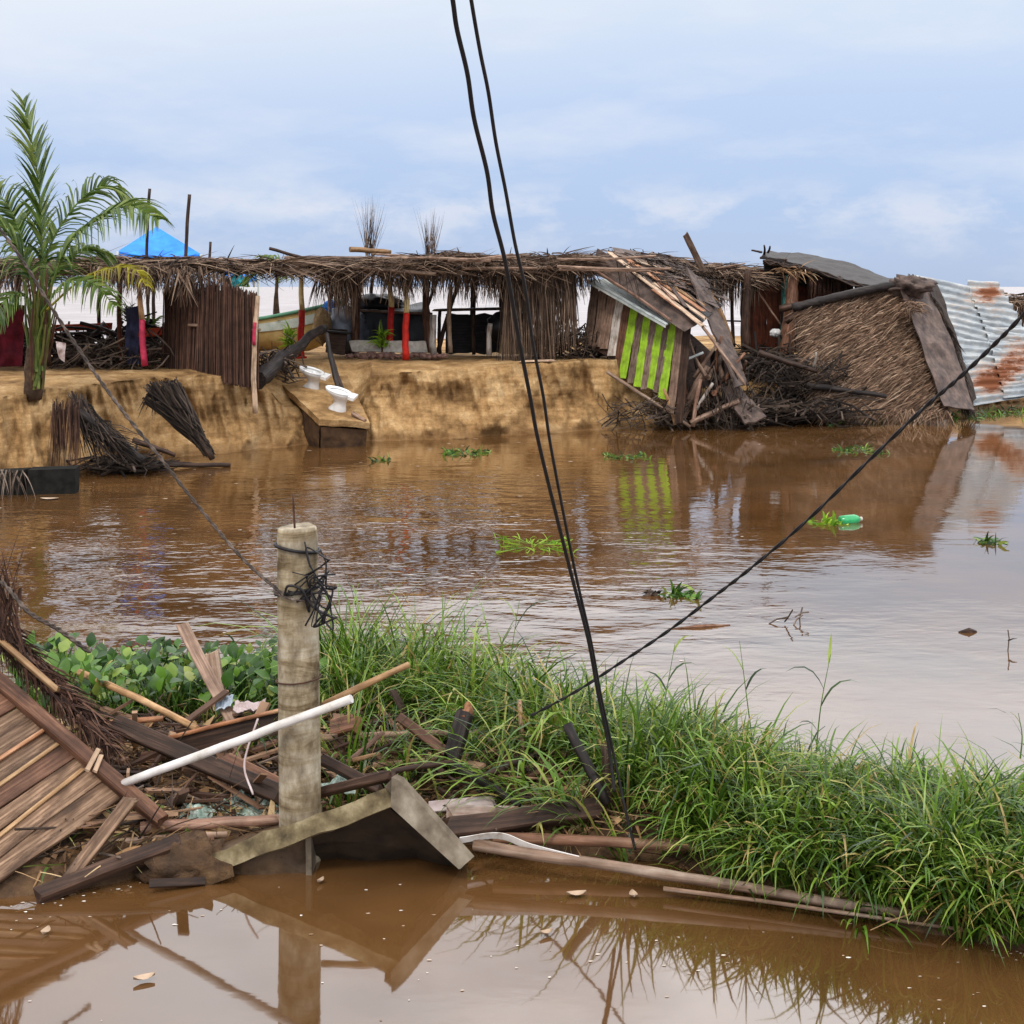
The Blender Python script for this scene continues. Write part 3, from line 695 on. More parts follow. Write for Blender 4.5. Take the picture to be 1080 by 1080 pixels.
board('lid_board', P(343, 349, 33.6), P(366, 351, 33.6), .6, .04, 'charred', parent=t)
t = thing('covered_table', 'table covered with black plastic sheet under the centre palapa', 'table', P(415, 372, 35))
mb = MB(); sheet(mb, P(377, 322, 35.6), P(450, 319, 35.6), P(454, 330, 34.6), P(378, 330, 34.6), 12, 6, .06, 2, .02)
sheet(mb, P(378, 329, 34.6), P(454, 329, 34.6), P(454, 368, 34.5), P(379, 368, 34.5), 14, 8, .08, 2, .02); mb.build('plastic_cover', 'black_tarp', t, smooth=True)
for x in (384, 415, 446): log('leg', P(x, 370, 34.9), P(x, 330, 34.9), .04, .035, 'dark_wood', t)
log('front_rail', P(370, 327, 34.4), P(456, 331, 34.3), .03, .03, 'grey_wood', t)
lump('tarp_bundle', P(398, 322, 35.4), .62, .4, .26, 'black_tarp', 'black plastic heaped on top of the covered table', 'tarpaulin')
o = board('low_wall', P(371, 365, 33.7), P(450, 366, 33.5), .14, .26, 'whitewash'); tag(o, 'low whitewashed wall strip below the covered table', 'wall')
t = thing('counter', 'dark wooden serving counter under the centre palapa', 'counter', P(510, 374, 34.5))
board('counter_top', P(462, 327, 34.6), P(556, 325, 34.8), .7, .06, 'dark_wood', parent=t)
board('front_panel', P(470, 352, 34.9), P(552, 352, 35), .05, .9, 'charred', parent=t)
for x in (464, 500, 540): log('leg', P(x, 374, 34.4), P(x, 328, 34.4), .045, .04, 'dark_wood', t)
lump('tarp_bundle', P(532, 345, 34.1), .4, .3, .36, 'black_tarp', 'dark plastic bundle in front of the serving counter', 'tarpaulin')
o = board('wall_slab', P(528, 363, 33.6), P(572, 363, 33.5), .16, .42, 'burlap'); tag(o, 'tan block wall stub right of the white stub post', 'wall')
post(516, 375, 517, 341, 33.3, 6, 'white_wood', 'short white stub post in front of the serving counter')
post(457, 374, 457, 332, 33.3, 8, 'white_wood', 'whitewashed thick post left of the serving counter')
o = board('loose_board', P(550, 381, 31.9), P(583, 380, 32), .25, .03, 'pale_wood'); tag(o, 'short pale board lying flat on the sand at the bank edge', 'board')
for i in range(17):
    x = 369+i*6.3+R(-1.5, 1.5); mb = MB(); mound(mb, P(x, 375+R(-1, 1), 33.2), R(.08, .13), R(.08, .12), R(.05, .09), 6, .3, 2)
    tag(mb.build('border_rock', 'rock', smooth=False), 'reddish stone in the row edging the sand below the palapa', 'stone', 'stones edging the palapa floor')
shrub('young_shrub', P(403, 373, 33.4), .48, 70, .3, 'shrub', 'small bright yellow green shrub between the red footed posts', .045)
shrub('young_shrub', P(305, 372, 33.6), .5, 70, .3, 'shrub', 'small bright yellow green shrub in front of the boat hull', .045)
o = board('red_board', P(305, 377, 33), P(320, 377, 33), .2, .05, 'red_paint'); tag(o, 'small bright red board lying at the foot of the left red post', 'board')
mb = MB(); pile(mb, (565, 640), (350, 378), (33.2, 35), 260, (.3, 1.3), (.01, .03), .6)
tag(mb.build('branch_litter', 'twig'), 'dark tangle of sticks and boards left of the leaning striped shack', 'debris', kind='stuff')
log_ = log('leaning_trunk', P(272, 402, 28.6), P(341, 346, 32), .17, .09, 'charred', knots=.35); tag(log_, 'thick dark fallen trunk leaning up between hut and toilets', 'tree trunk')
mb = MB(); pile(mb, (272, 312), (372, 398), (29.6, 31), 60, (.4, 1.1), (.012, .03))
tag(mb.build('stick_litter', 'twig'), 'tangle of dark sticks around the foot of the fallen trunk', 'debris', kind='stuff')

# ---- toilet slab
t = thing('concrete_slab', 'tilted concrete floor slab slid off the bank, carrying two white toilets', 'concrete slab', P(360, 455, 29))
A, B, Cc, D = P(337, 442, 28.0), P(390, 446, 28.4), P(366, 396, 31.2), P(290, 399, 30.6)
sl_f = plane(A, B, D)
nrm = (B-A).cross(D-A).normalized()
mb = MB(); sheet(mb, D, Cc, B, A, 14, 14, .03, 2.5, .12); mb.build('slab', 'sand', t)
mb = MB()
lo = [Vector((p.x, p.y, -.3)) for p in (A, B, Cc, D)]; hi_ = [p-UP*.14 for p in (A, B, Cc, D)]
cen = sum(hi_, Vector())/4
hi_ = [p.lerp(Vector((cen.x, cen.y, p.z)), .06) for p in hi_]; lo = [p.lerp(Vector((cen.x, cen.y, p.z)), .12) for p in lo]
for i in range(4):
    j = (i+1) % 4; sheet(mb, hi_[i], hi_[j], lo[j], lo[i], 10, 8, .05, 2)
mb.build('pit_wall', plain('shaded_masonry', [lin(44, 30, 20), lin(92, 66, 42)], 6, .9), t)  # masonry colour darkened to stand for the shaded void under the slab
def toilet(x, y, label, yaw, tilt):
    p = P(x, y, sl_f(x, y).y); 
    t = thing('toilet', label, 'toilet', p, 'toilets on the tilted slab'); mb = MB()
    rot = Matrix.Rotation(yaw, 3, 'Z') @ Matrix.Rotation(-.30, 3, 'Y') @ Matrix.Rotation(tilt, 3, 'X')
    def ring(z, rx, ry, ox): return [p+rot @ Vector((ox+rx*math.cos(k*math.pi/10)*(1.12 if math.cos(k*math.pi/10) > 0 else 1), ry*math.sin(k*math.pi/10), z)) for k in range(20)]
    mb.ring_loft([ring(z, rx, ry, ox) for z, rx, ry, ox in ((-.02, .17, .13, -.02), (.03, .165, .125, -.02), (.12, .12, .095, -.04), (.2, .115, .095, -.03), (.27, .16, .13, .0), (.33, .225, .17, .03), (.375, .245, .185, .04), (.385, .235, .175, .04), (.375, .16, .12, .05), (.3, .13, .1, .05), (.24, .06, .05, .04))])
    mb.build('bowl', 'white', t, smooth=True)
    mb = MB(); mb.ring_loft([ring(z, rx, ry, .04) for z, rx, ry in ((.388, .25, .19), (.405, .252, .192), (.41, .235, .175), (.405, .17, .125), (.388, .165, .12))], cap=False)
    mb.build('rim', 'white', t, smooth=True)
    mb = MB(); mb.box(p+rot @ Vector((-.30, -.15, .33)), rot @ Vector((.12, 0, 0)), rot @ Vector((0, .3, 0)), rot @ Vector((0, 0, .06))); mb.build('cistern_ledge', 'white', t)
toilet(327, 411, 'white toilet bowl higher on the slab, nearer the fallen trunk', 3.0, -.2)
toilet(355, 433, 'white toilet bowl lower on the slab, with dark poles leaning into it', 3.0, -.2)
post(362, 412, 349, 372, 29.1, 5, 'dark_wood', 'dark bent pole leaning into the lower toilet, the thinner one', Y1=30.2, group='poles leaning into a toilet')
post(358, 414, 345, 352, 29.1, 5, 'charred', 'longer dark pole leaning against the lower toilet', Y1=30.4, group='poles leaning into a toilet')
post(372, 436, 385, 444, 28.6, 5, 'grey_wood', 'short grey stick lying at the low corner of the toilet slab', Y1=28.4, cat='stick', name='stick')

# ---- left bank debris
mb = MB()
for _ in range(230):
    f = R(0, 1); a = P(78+R(-8, 10)+f*26, 418+f*40+R(-8, 6), 24.35+R(-.1, .15)); e = P(92+f*52+R(-8, 14), 470+R(-12, 24), 23.9+R(-.15, .3))
    if R(0, 1) < .3: e = a+(e-a)*.5
    rr = R(.006, .02); mb.tube([a, a.lerp(e, .5)+rdir()*.10, e], [rr, rr*.8, rr*.4], 4)
pile(mb, (84, 168), (484, 495), (24.0, 25.2), 170, (.3, 1.2), (.008, .024), .2)
tag(mb.build('root_tangle', 'thatch_dark'), 'dark tangle of roots and twigs at the foot of the left bank', 'debris', kind='stuff')
mb = MB()
for _ in range(170):
    x = R(55, 84); a = P(x, R(420, 440), 23.9+R(-.2, .1)); mb.strand(a, Vector((R(-.1, .1), -.12, -1)), R(.5, 1.2), R(.01, .02), .1, 3)
tag(mb.build('hanging_roots', 'reed'), 'brown hanging root curtain on the cut bank below the palm', 'roots', kind='stuff')
o = log('fallen_log', P(76, 430, 24.2), P(152, 487, 24.0), .09, .07, 'charred'); tag(o, 'charred dark log slanting down the left bank into the water', 'log')
o = log('fallen_log', P(108, 489, 24.6), P(243, 491, 25.2), .06, .035, 'dark_wood'); tag(o, 'long thin dark log lying flat along the left waterline', 'log')
t = thing('frond_bundle', 'dark dried palm frond bundle hanging down the bank below the reed hut', 'palm frond', P(205, 486, 25.6))
mb = MB(); top_ = P(176, 408, 26.0)
for _ in range(260):
    s0 = top_+Vector((R(-.35, .3), R(-.35, .05), R(-.25, .12))); k_ = R(0, 1)**.5; e = P(196+k_*28+R(-9, 4), 430+k_*54+R(-8, 3), 25.6+R(-.2, .1))
    mb.tube([s0, s0.lerp(e, .5)+rdir()*.08, e], [R(.01, .02), .014, .008], 4)
mb.build('dry_leaves', 'thatch_dark', t)
log('midrib', P(182, 420, 25.7), P(224, 484, 25.4), .06, .05, 'dark_wood', t)
mb = MB(); fringe(mb, P(158, 412, 25.7), P(182, 404, 25.8), 160, (.3, .55), side=.7, clump=.3)
mb.build('frond_tip', 'thatch_dark', t)
o = log('stick', P(140, 464, 24.4), P(185, 480, 24.6), .05, .035, 'dark_wood'); tag(o, 'short dark stick across the base of the frond bundle', 'stick')
mb = MB(); o_ = W(28, 522); mb.box(o_+Vector((0, 0, -.2)), Vector((.66, .1, .01)), Vector((-.05, .4, 0)), Vector((0, .05, .55)))
tag(mb.build('dark_block', 'black_rubber'), 'dark rectangular block standing in the water at the left bank', 'block', 'dark blocks in the water')
mb = MB(); o_ = W(-20, 522); mb.box(o_+Vector((0, 0, -.2)), Vector((.58, -.05, .03)), Vector((.02, .4, 0)), Vector((0, .03, .52)))
tag(mb.build('dark_block', 'black_rubber'), 'dark block cut by the left picture edge, draped with wet fibre', 'block', 'dark blocks in the water')
mb = MB()
for _ in range(40): mb.strand(P(R(-5, 26), R(494, 499), 21.6), Vector((R(-.2, .6), -.4, -.5)), R(.3, .6), .02, .6, 4)
tag(mb.build('wet_fibre', 'twig'), 'wet grey fibre draped over the leftmost dark block', 'debris', kind='stuff')

# ---- leaning striped shack
t = thing('collapsed_shack', 'leaning wooden shack with lime green stripes and a slumped tarpaper roof', 'shack', P(690, 446, 33))
wp = plane(P(628, 312, 33.6), P(722, 346, 31.8), P(700, 440, 31.6))
PL = [(627, 310, 620, 364, 9, 'grey_wood'), (636, 314, 629, 366, 9, 'grey_wood'), (645, 318, 637, 368, 9, 'grey_wood'), (653.5, 322, 645, 375, 9, 'white_wood'), (661, 326, 651, 392, 8, 'brown_wood'),
      (669, 329, 657, 398, 8.5, 'green_wood'), (676, 333, 665, 404, 7, 'peel_wood'), (683.5, 336, 672, 408, 8, 'green_wood'), (690, 340, 679, 410, 7, 'peel_wood'), (697, 342, 686, 410, 8, 'green_wood'), (703.5, 345, 692, 414, 7, 'peel_wood'), (710, 346, 698, 420, 8.5, 'green_wood'), (717, 348, 707, 436, 8, 'grey_wood'), (724, 350, 716, 446, 8, 'dark_wood')]
un = (wp(722, 346)-wp(628, 312)).cross(wp(700, 440)-wp(628, 312)).normalized()
for i, (x0, y0, x1, y1, wpx, mt) in enumerate(PL):
    a, b2 = wp(x0, y0-4), wp(x1, y1)
    o = board('wall_plank', wp(x0+.8, y0-9), b2, wpx*1.22*32.5/F, .025, mt, up=un, parent=t, jag=.3)
    if mt == 'green_wood': o['label'] = 'lime green painted wall plank'
mb = MB(); sheet(mb, wp(624, 304, -.06), wp(726, 346, -.06), wp(716, 425, -.06), wp(618, 362, -.06), 6, 6, .005, 2, .02); mb.build('wall_backing', 'dark_wood', t)
mb = MB(); q = [P(620, 296, 33.3), P(646, 294, 34.2), P(710, 340, 32.3), P(702, 343, 31.4)]
n_ = (q[1]-q[0]).cross(q[3]-q[0]).normalized(); rws = []
for i in range(13):
    f = i/12; rws.append([q[0].lerp(q[1], j/16).lerp(q[3].lerp(q[2], j/16), f)+n_*.025*math.sin(j*2.4) for j in range(17)])
mb.grid(rws); mb.grid([[p+UP*.012 for p in r][::-1] for r in rws]); mb.grid([rws[0], [p-UP*.05 for p in rws[0]]]); mb.grid([[r[0] for r in rws], [r[0]-UP*.06 for r in rws]])
mb.build('metal_eave', 'metal_sheet', t)
fa = [P(630, 262, 33.0), P(684, 296, 32.3), P(738, 340, 31.4), P(722, 350, 31.3), P(672, 316, 32.2), P(624, 284, 33.0)]
mb = MB()
rows_ = [[fa[0].lerp(fa[1], k/8) for k in range(8)]+[fa[1].lerp(fa[2], k/8) for k in range(9)], [fa[5].lerp(fa[4], k/8) for k in range(8)]+[fa[4].lerp(fa[3], k/8) for k in range(9)]]
fr_ = []
for i in range(7): fr_.append([rows_[0][j].lerp(rows_[1][j], i/6)+Vector((0, -.04*fbm(j*.5, i*.5), .03*fbm(j*.4, i, 5))) for j in range(17)])
mb.grid(fr_); mb.grid([[p+Vector((.02, .06, 0)) for p in r][::-1] for r in fr_]); mb.grid([fr_[-1], [p+Vector((.02, .06, 0)) for p in fr_[-1]]]); mb.grid([[p+Vector((.02, .06, 0)) for p in fr_[0]], fr_[0]])
mb.build('tarpaper_fascia', 'tarpaper', t)
log('fascia_rail', P(626, 284, 32.8), P(708, 338, 31.2), .03, .025, 'pink_pole', t)
# roof slope that has slid to the right
r0, r1, r2, r3 = P(641, 265, 33.1), P(740, 340, 31.5), P(786, 408, 31.0), P(700, 268, 35.2)
rp = plane(r0, r1, r3); rn = (r1-r0).cross(r3-r0).normalized()
mb = MB(); sheet(mb, r0, r3, P(762, 322, 34.4), r1, 16, 12, .04, 1.5, .03); mb.build('roof_lining', 'charred', t)
for (x0, y0, x1, y1, wpx, mt) in ((644, 267, 742, 344, 10, 'pale_wood'), (660, 272, 742, 328, 9, 'orange_wood'), (664, 278, 735, 302, 8, 'orange_wood'), (672, 276, 736, 291, 7, 'pale_wood'), (690, 298, 744, 336, 9, 'pale_wood'), (700, 296, 742, 322, 8, 'tan_wood'), (650, 268, 716, 286, 8, 'grey_wood'), (690, 306, 738, 340, 7, 'orange_wood'), (680, 288, 722, 300, 7, 'grey_wood')):
    board('roof_board', rp(x0, y0, .09), rp(x1, y1, .09+R(0, .03)), wpx*33/F, .025, mt, up=rn, parent=t)
for (x0, y0, x1, y1, wpx) in ((648, 264, 700, 272, 12), (660, 268, 722, 276, 12), (690, 268, 740, 300, 18), (716, 274, 748, 318, 22)):
    board('tarpaper_strip', rp(x0, y0, .15), rp(x1, y1, .13), wpx*33/F, .02, 'tarpaper', up=rn, parent=t)
mb = MB(); sheet(mb, P(724, 282, 33.6), P(748, 300, 34.0), P(790, 404, 31.8), P(776, 408, 31.2), 6, 18, .06, 2, .04); mb.build('tarpaper_flap', 'tarpaper', t)
log('roof_edge_pole', P(738, 340, 31.3), P(786, 406, 30.9), .035, .03, 'grey_wood', t)
for (x0, y0, x1, y1, wp_, mt, Y) in ((735, 446, 741, 372, 8, 'brown_wood', 32.4), (716, 448, 746, 386, 9, 'grey_wood', 31.9), (731, 450, 739, 400, 4.5, 'pink_pole', 31.6), (752, 440, 754, 370, 9, 'dark_wood', 33.0), (766, 428, 764, 380, 8, 'dark_wood', 33.2), (722, 380, 742, 372, 3, 'metal_sheet', 32), (745, 446, 760, 400, 6, 'red_wood', 32.6)):
    post(x0, y0, x1, y1, Y, wp_, mt, '', parent=t, name='prop_post')
mb = MB(); sheet(mb, P(722, 345, 33.8), P(775, 395, 34.2), P(785, 445, 33.6), P(722, 448, 33.4), 8, 8, .03, 2, .04); mb.build('shade_wall', 'dark_wood', t)  # added dark wall so the space under the roof reads as shaded
for (x0, y0, x1, y1, wp_, mt, lb) in ((734, 432, 752, 404, 4, 'white_wood', 'pale splintered stick standing in the wreck right of the green stripes'), (728, 446, 780, 422, 6, 'grey_wood', 'grey splintered board lying low at the waterline below the shack'), (700, 410, 712, 448, 3.5, 'tan_wood', 'thin tan cane slanting before the green planks'), (640, 392, 728, 450, 4, 'log_pale', 'thin pole sloping down the sand to the foot of the shack')):
    o = post(x0, y0, x1, y1, 31.6, wp_, mt, lb, cat='stick', name='broken_stick')
mb = MB(); pile(mb, (640, 720), (425, 449), (31.4, 32.2), 120, (.3, .9), (.006, .018), .6); pile(mb, (700, 800), (420, 448), (31.6, 33), 200, (.3, 1.2), (.01, .03), .5)
tag(mb.build('root_litter', 'twig'), 'grey roots and splinters along the waterline under the striped shack', 'debris', kind='stuff')
mb = MB(); c0 = P(752, 404, 31.9); 
sheet(mb, P(758, 408, 31.9), P(778, 404, 32.0), P(808, 440, 31.5), P(786, 446, 31.2), 6, 12, .12, 3, .05)
tag(mb.build('roof_scrap', 'tarpaper'), 'folded scrap of ribbed roofing at the low corner of the striped shack', 'roofing')

t = bpy.data.objects['collapsed_shack']
mb = MB(); m2 = MB()
for _ in range(420):
    f = R(0, 1); p = rp(650+f*88+R(0, 26), 266+f*26+R(-6, 22), .16+R(0, .1)); mb.strand(p, Vector((.6, -.2, -.5))+rdir()*.7, R(.25, .8), R(.015, .035), .25, 3)
for _ in range(160):
    p = P(R(740, 790), R(385, 440), R(31.4, 32.4)); m2.strand(p, Vector((R(-.5, .5), -.2, -1)), R(.3, .8), R(.012, .03), .2, 3)
mb.build('torn_thatch', 'thatch_dark', t); m2.build('hanging_fibre', 'thatch_dark', t)
for _ in range(10):
    f = R(.25, 1); x, y = 656+f*84+R(2, 16), 270+f*46+R(-6, 16)
    board('broken_board', rp(x, y, .16), rp(x+R(8, 34), y+R(2, 26), .17+R(0, .12)), R(.08, .18), .02, random.choice(('grey_wood', 'brown_wood', 'dark_wood', 'tarpaper')), up=rn, parent=t)
for _ in range(14):
    x = R(722, 785); y = R(392, 446); log('broken_pole', P(x, y, R(31.4, 32.6)), P(x+R(-20, 26), y-R(6, 46), R(31.6, 33)), R(.03, .06), .03, random.choice(('grey_wood', 'dark_wood', 'brown_wood')), t, bend=.06, knots=.3)
# ---- thatch wreck between shacks
t = thing('open_palapa', 'small ragged thatch roof on posts between the two wrecked shacks', 'shelter', P(750, 372, 36))
mb = MB(); a, b_, c_, d_ = P(690, 282, 35), P(806, 292, 35.6), P(806, 290, 38), P(690, 276, 38)
thatch_layer(mb, a, b_, c_, d_, 1500, (.4, 1.1), .15, 1.0); fringe(mb, P(735, 290, 35.2), P(800, 296, 35.6), 420, (.4, .9), clump=2.2, side=.15)
thatch_layer(mb, P(650, 270, 34.5), P(720, 276, 35), P(720, 274, 37), P(640, 268, 37), 500, (.4, .9), .12, 1.0)
mb.build('thatch_roof', 'thatch', t)
mb = MB(); roof_sheet(mb, P(720, 286, 35.2), P(800, 294, 35.6), P(800, 292, 37.5), P(720, 282, 37.5)); mb.build('roof_lining', 'thatch_dark', t)
for (x0, y0, x1, y1, Y, wp_, mt) in ((774, 366, 773, 290, 36, 4, 'dark_wood'), (787, 368, 790, 284, 35, 9, 'dark_wood'), (758, 366, 757, 290, 37, 3.5, 'dark_wood')): post(x0, y0, x1, y1, Y, wp_, mt, '', parent=t, name='roof_post')
log('brace', P(746, 304, 35), P(772, 363, 34.8), .09, .08, 'tan_wood', t)
log('rail', P(750, 338, 36.4), P(788, 339, 36.2), .02, .02, 'dark_wood', t)
o = board('sticking_board', P(742, 286, 34.6), P(723, 248, 34.2), .14, .05, 'grey_wood', up=Vector((0, -1, 0))); tag(o, 'single grey board sticking up against the sky above the wrecked thatch', 'board')
o = log('stick', P(756, 283, 34.8), P(786, 278, 34.5), .03, .015, 'grey_wood'); tag(o, 'thin stick lying on the thatch right of the upright board', 'stick')

# ---- rust brown shack
t = thing('plank_shack', 'rust brown plank shack with a sagging black roof behind the fallen thatch', 'shack', P(850, 372, 37))
for i in range(13):
    x = 790+i*7.4; board('wall_plank', P(x, 288+R(-3, 3), 36.4+i*.03), P(x+R(-1.5, 1.5), 369, 36.4+i*.03), 8.6*36.4/F, .025, 'red_wood' if i != 5 else 'teal_wood', up=Vector((0, -1, 0)), parent=t, jag=.2)
o = board('teal_plank', P(832, 291, 36.2), P(829, 322, 36.2), .15, .03, 'teal_wood', up=Vector((0, -1, 0)), parent=t)
log('corner_post', P(786, 372, 36), P(788, 288, 36), .1, .09, 'dark_wood', t)
log('thick_post', P(829, 378, 35.2), P(839, 288, 35.4), .17, .13, 'brown_wood', t, knots=.3)
log('brace', P(797, 304, 35.9), P(823, 342, 35.7), .025, .02, 'pink_pole', t)
rr_ = [[P(803, 270, 35.6), P(820, 273, 35.5), P(850, 281, 35.3), P(885, 293, 35), P(925, 303, 34.6), P(955, 306, 34.4)], [P(808, 265, 38), P(830, 266, 38.2), P(862, 270, 38.2), P(895, 277, 38), P(930, 290, 37.6), P(962, 300, 37)]]
mb = MB(); 
def lerp_rows(r0, r1, n, amp, s): return [[r0[j].lerp(r1[j], i/n)+UP*amp*fbm(j*s, i*s) for j in range(len(r0))] for i in range(n+1)]
def dens(r): 
    return bez(r, 5)
lr = lerp_rows(dens(rr_[0]), dens(rr_[1]), 8, .05, .6); mb.grid(lr); mb.grid([[p-UP*.07 for p in r][::-1] for r in lr]); mb.grid([[p-UP*.07 for p in lr[0]], lr[0]])
mb.build('tarpaper_roof', 'charred', t)
mb = MB()
for i in range(9):
    a = rr_[0][0].lerp(rr_[1][0], R(-.1, 1)); e = rr_[0][5].lerp(rr_[1][5], R(-.1, 1)); m1 = bez([P(805, 274, R(35, 36)), P(850, 282, R(35, 36)), P(925, 305, R(34.3, 35))], 6)
    mb.tube([p+UP*R(-.1, .02) for p in m1], .025, 5)
mb.build('roof_poles', 'dark_wood', t)
mb = MB(); sheet(mb, P(806, 274, 36.3), P(900, 288, 36.6), P(900, 312, 36.6), P(806, 294, 36.3), 8, 4, .03, 2, .05); mb.build('upper_wall', 'charred', t)
mb = MB()
for _ in range(200):
    x = R(852, 930); mb.strand(P(x, 284+(x-852)*.28+R(-1, 3), 35.4), Vector((R(-.08, .08), -.02, -1)), R(.35, .75), R(.015, .03), .05, 2)
mb.build('reed_fringe', 'reed', t)
mb = MB(); 
for _ in range(60): mb.strand(P(R(815, 850), R(283, 289), 35.2), Vector((R(-1, 1), R(-1, 0), R(-.3, .4))), R(.3, .6), R(.02, .04), .5, 4)
mb.build('frayed_straw', 'thatch_tan', t)
for (x0, y0, x1, y1) in ((803, 266, 793, 264), (806, 268, 806, 259), (810, 266, 812, 260), (802, 272, 830, 274)): log('roof_pole_end', P(x0, y0, 36), P(x1, y1, 35.4), .03, .02, 'dark_wood', t)
log('low_beam', P(822, 326, 35.0), P(852, 320, 34.9), .09, .08, 'dark_wood', t)
mb = MB(); sheet(mb, P(824, 326, 36.2), P(850, 322, 36.2), P(850, 372, 36.2), P(824, 372, 36.2), 4, 4, .02, 2, .03); mb.build('dark_gap_board', 'charred', t)
lump('white_bag', P(818, 351, 35.4), .14, .12, .1, 'white', 'small white bag lying in front of the rust brown shack', 'bag')

# ---- fallen thatch hut
t = thing('fallen_thatch_roof', 'large fallen straw thatch roof resting on the waterline at the right', 'roof', P(930, 440, 34))
tl, tr, brr, bll = P(846, 324, 34.4), P(956, 301, 34.6), P(1004, 442, 32.9), P(868, 436, 32.9)
hp = plane(tl, tr, brr); hn = (tr-tl).cross(brr-tl).normalized()
if hn.y > 0: hn = -hn
mb = MB(); sheet(mb, tl, tr, brr, bll, 14, 14, .10, 1.2, .06 if True else 0); mb.build('roof_lining', 'thatch_dark', t)
mb = MB()
for _ in range(9500):
    u, v = random.random(), random.random()
    p = (tl*(1-u)+tr*u)*(1-v)+(bll*(1-u)+brr*u)*v
    p = p+hn*(.10+.10*fbm(p.x*1.2, p.y*1.2, p.z*1.2)+R(-.03, .04))
    d = P(880, 382, 33.6)-P(930, 352, 33.8); d = d.normalized()+rdir()*.30+hn*R(-.02, .07)
    mb.strand(p, d, R(.25, .6), R(.009, .024), .25, 2)
for _ in range(500):
    u = random.random(); p = bll.lerp(brr, u)+hn*R(0, .12); mb.strand(p+UP*R(0, .15), Vector((R(-.6, .3), -.3, -.6)), R(.15, .4), .025, .3, 2)
mb.build('straw_slope', 'straw_mat', t)
mb = MB(); tt = bez([P(836, 325, 34.2), P(880, 314, 34.2), P(930, 303, 34.3), P(952, 300, 34.3)], 8); mb.tube(tt, [.10+.03*noise.noise(Vector((i*.7, 0, 0))) for i in range(len(tt))], 8)
mb.build('ridge_roll', 'charred', t, smooth=True)
mb = MB(); strip = [[P(942, 296, 34.4), P(972, 298, 35.2)], [P(955, 325, 34.0), P(985, 325, 34.9)], [P(968, 360, 33.6), P(1000, 358, 34.5)], [P(980, 395, 33.2), P(1012, 392, 34.1)], [P(994, 432, 32.8), P(1026, 436, 33.6)]]
L_ = bez([s_[0] for s_ in strip], 5); R_ = bez([s_[1] for s_ in strip], 5); rws = []
for i in range(len(L_)):
    rws.append([L_[i].lerp(R_[i], j/8)+hn*(.16+.05*fbm(i*.35, j*.4)+.03*math.sin(i*1.3)) for j in range(9)])
mb.grid(rws); mb.grid([[p-hn*.05 for p in r][::-1] for r in rws]); mb.grid([[r[0] for r in rws], [r[0]-hn*.06 for r in rws]]); mb.grid([[p-hn*.05 for p in rws[-1]], rws[-1]])
mb.build('tarpaper_hip', 'tarpaper', t)
mb = MB(); sheet(mb, P(968, 292, 35.3), P(990, 300, 37), P(1030, 420, 35.5), P(1024, 436, 33.8), 8, 16, .08, 1.5, .05); mb.build('far_slope', 'thatch_dark', t)
mb = MB()
for _ in range(900):
    f = random.random(); p = P(966, 292, 35.1).lerp(P(1025, 434, 33.7), f)+Vector((.12*math.sin(math.pi*f)*3*.5, R(0, 1), R(-.05, .1)+.25*math.sin(math.pi*f)))
    mb.strand(p, Vector((.4, -.1, -1))+rdir()*.4, R(.2, .45), R(.015, .03), .2, 2)
mb.build('straw_edge', 'thatch_dark', t)
mb = MB(); mound(mb, P(960, 302, 34.4), .5, .45, .22, 14, .55, 2.4); mb.build('tarp_knot', 'tarpaper', t, smooth=True)
mb = MB()
for _ in range(130): mb.strand(P(R(950, 970), R(318, 330), 33.6+R(-.1, .1)), Vector((R(-1, 1), -.3, R(-.4, .3))), R(.15, .4), R(.015, .03), .5, 3)
mb.build('straw_bundle', 'straw_mat', t)
log('ridge_post', P(829, 340, 34.6), P(852, 322, 34.4), .07, .06, 'dark_wood', t)

# ---- branch heap
mb = MB(); pile(mb, (786, 850), (372, 398), (34, 36), 230, (.5, 1.8), (.012, .04), .4, .35); pile(mb, (820, 890), (385, 436), (33, 35), 420, (.4, 1.7), (.01, .035), .6, .4); pile(mb, (770, 900), (425, 442), (32.2, 34), 300, (.4, 1.6), (.01, .035), .25, .3)
tag(mb.build('branch_heap', 'thatch_dark'), 'dark heap of branches between the two wrecked shacks', 'debris', kind='stuff')
mb = MB()
for _ in range(420): mb.strand(P(R(800, 880), R(375, 415), R(33, 35)), Vector((R(-1, 1), -.3, R(-1, .2))), R(.3, .9), R(.012, .03), .6, 4)
tag(mb.build('dead_frond_heap', 'thatch_dark'), 'drooping dead fronds on the branch heap below the rust brown shack', 'debris', kind='stuff')
for (x0, y0, x1, y1, wp_, mt, lb) in ((850, 406, 935, 418, 7, 'charred', 'dark branch lying across the foot of the fallen thatch'), (790, 436, 905, 432, 6, 'dark_wood', 'long dark pole lying along the waterline under the branch heap'), (858, 388, 861, 372, 3, 'white_wood', 'small pale splinter upright in the branch heap'), (800, 372, 862, 392, 7, 'dark_wood', 'dark limb sloping over the top of the branch heap')):
    tag(log('fallen_branch', P(x0, y0, 33), P(x1, y1, 32.8), wp_*33/F/2, wp_*33/F/3, mt, knots=.25), lb, 'branch')

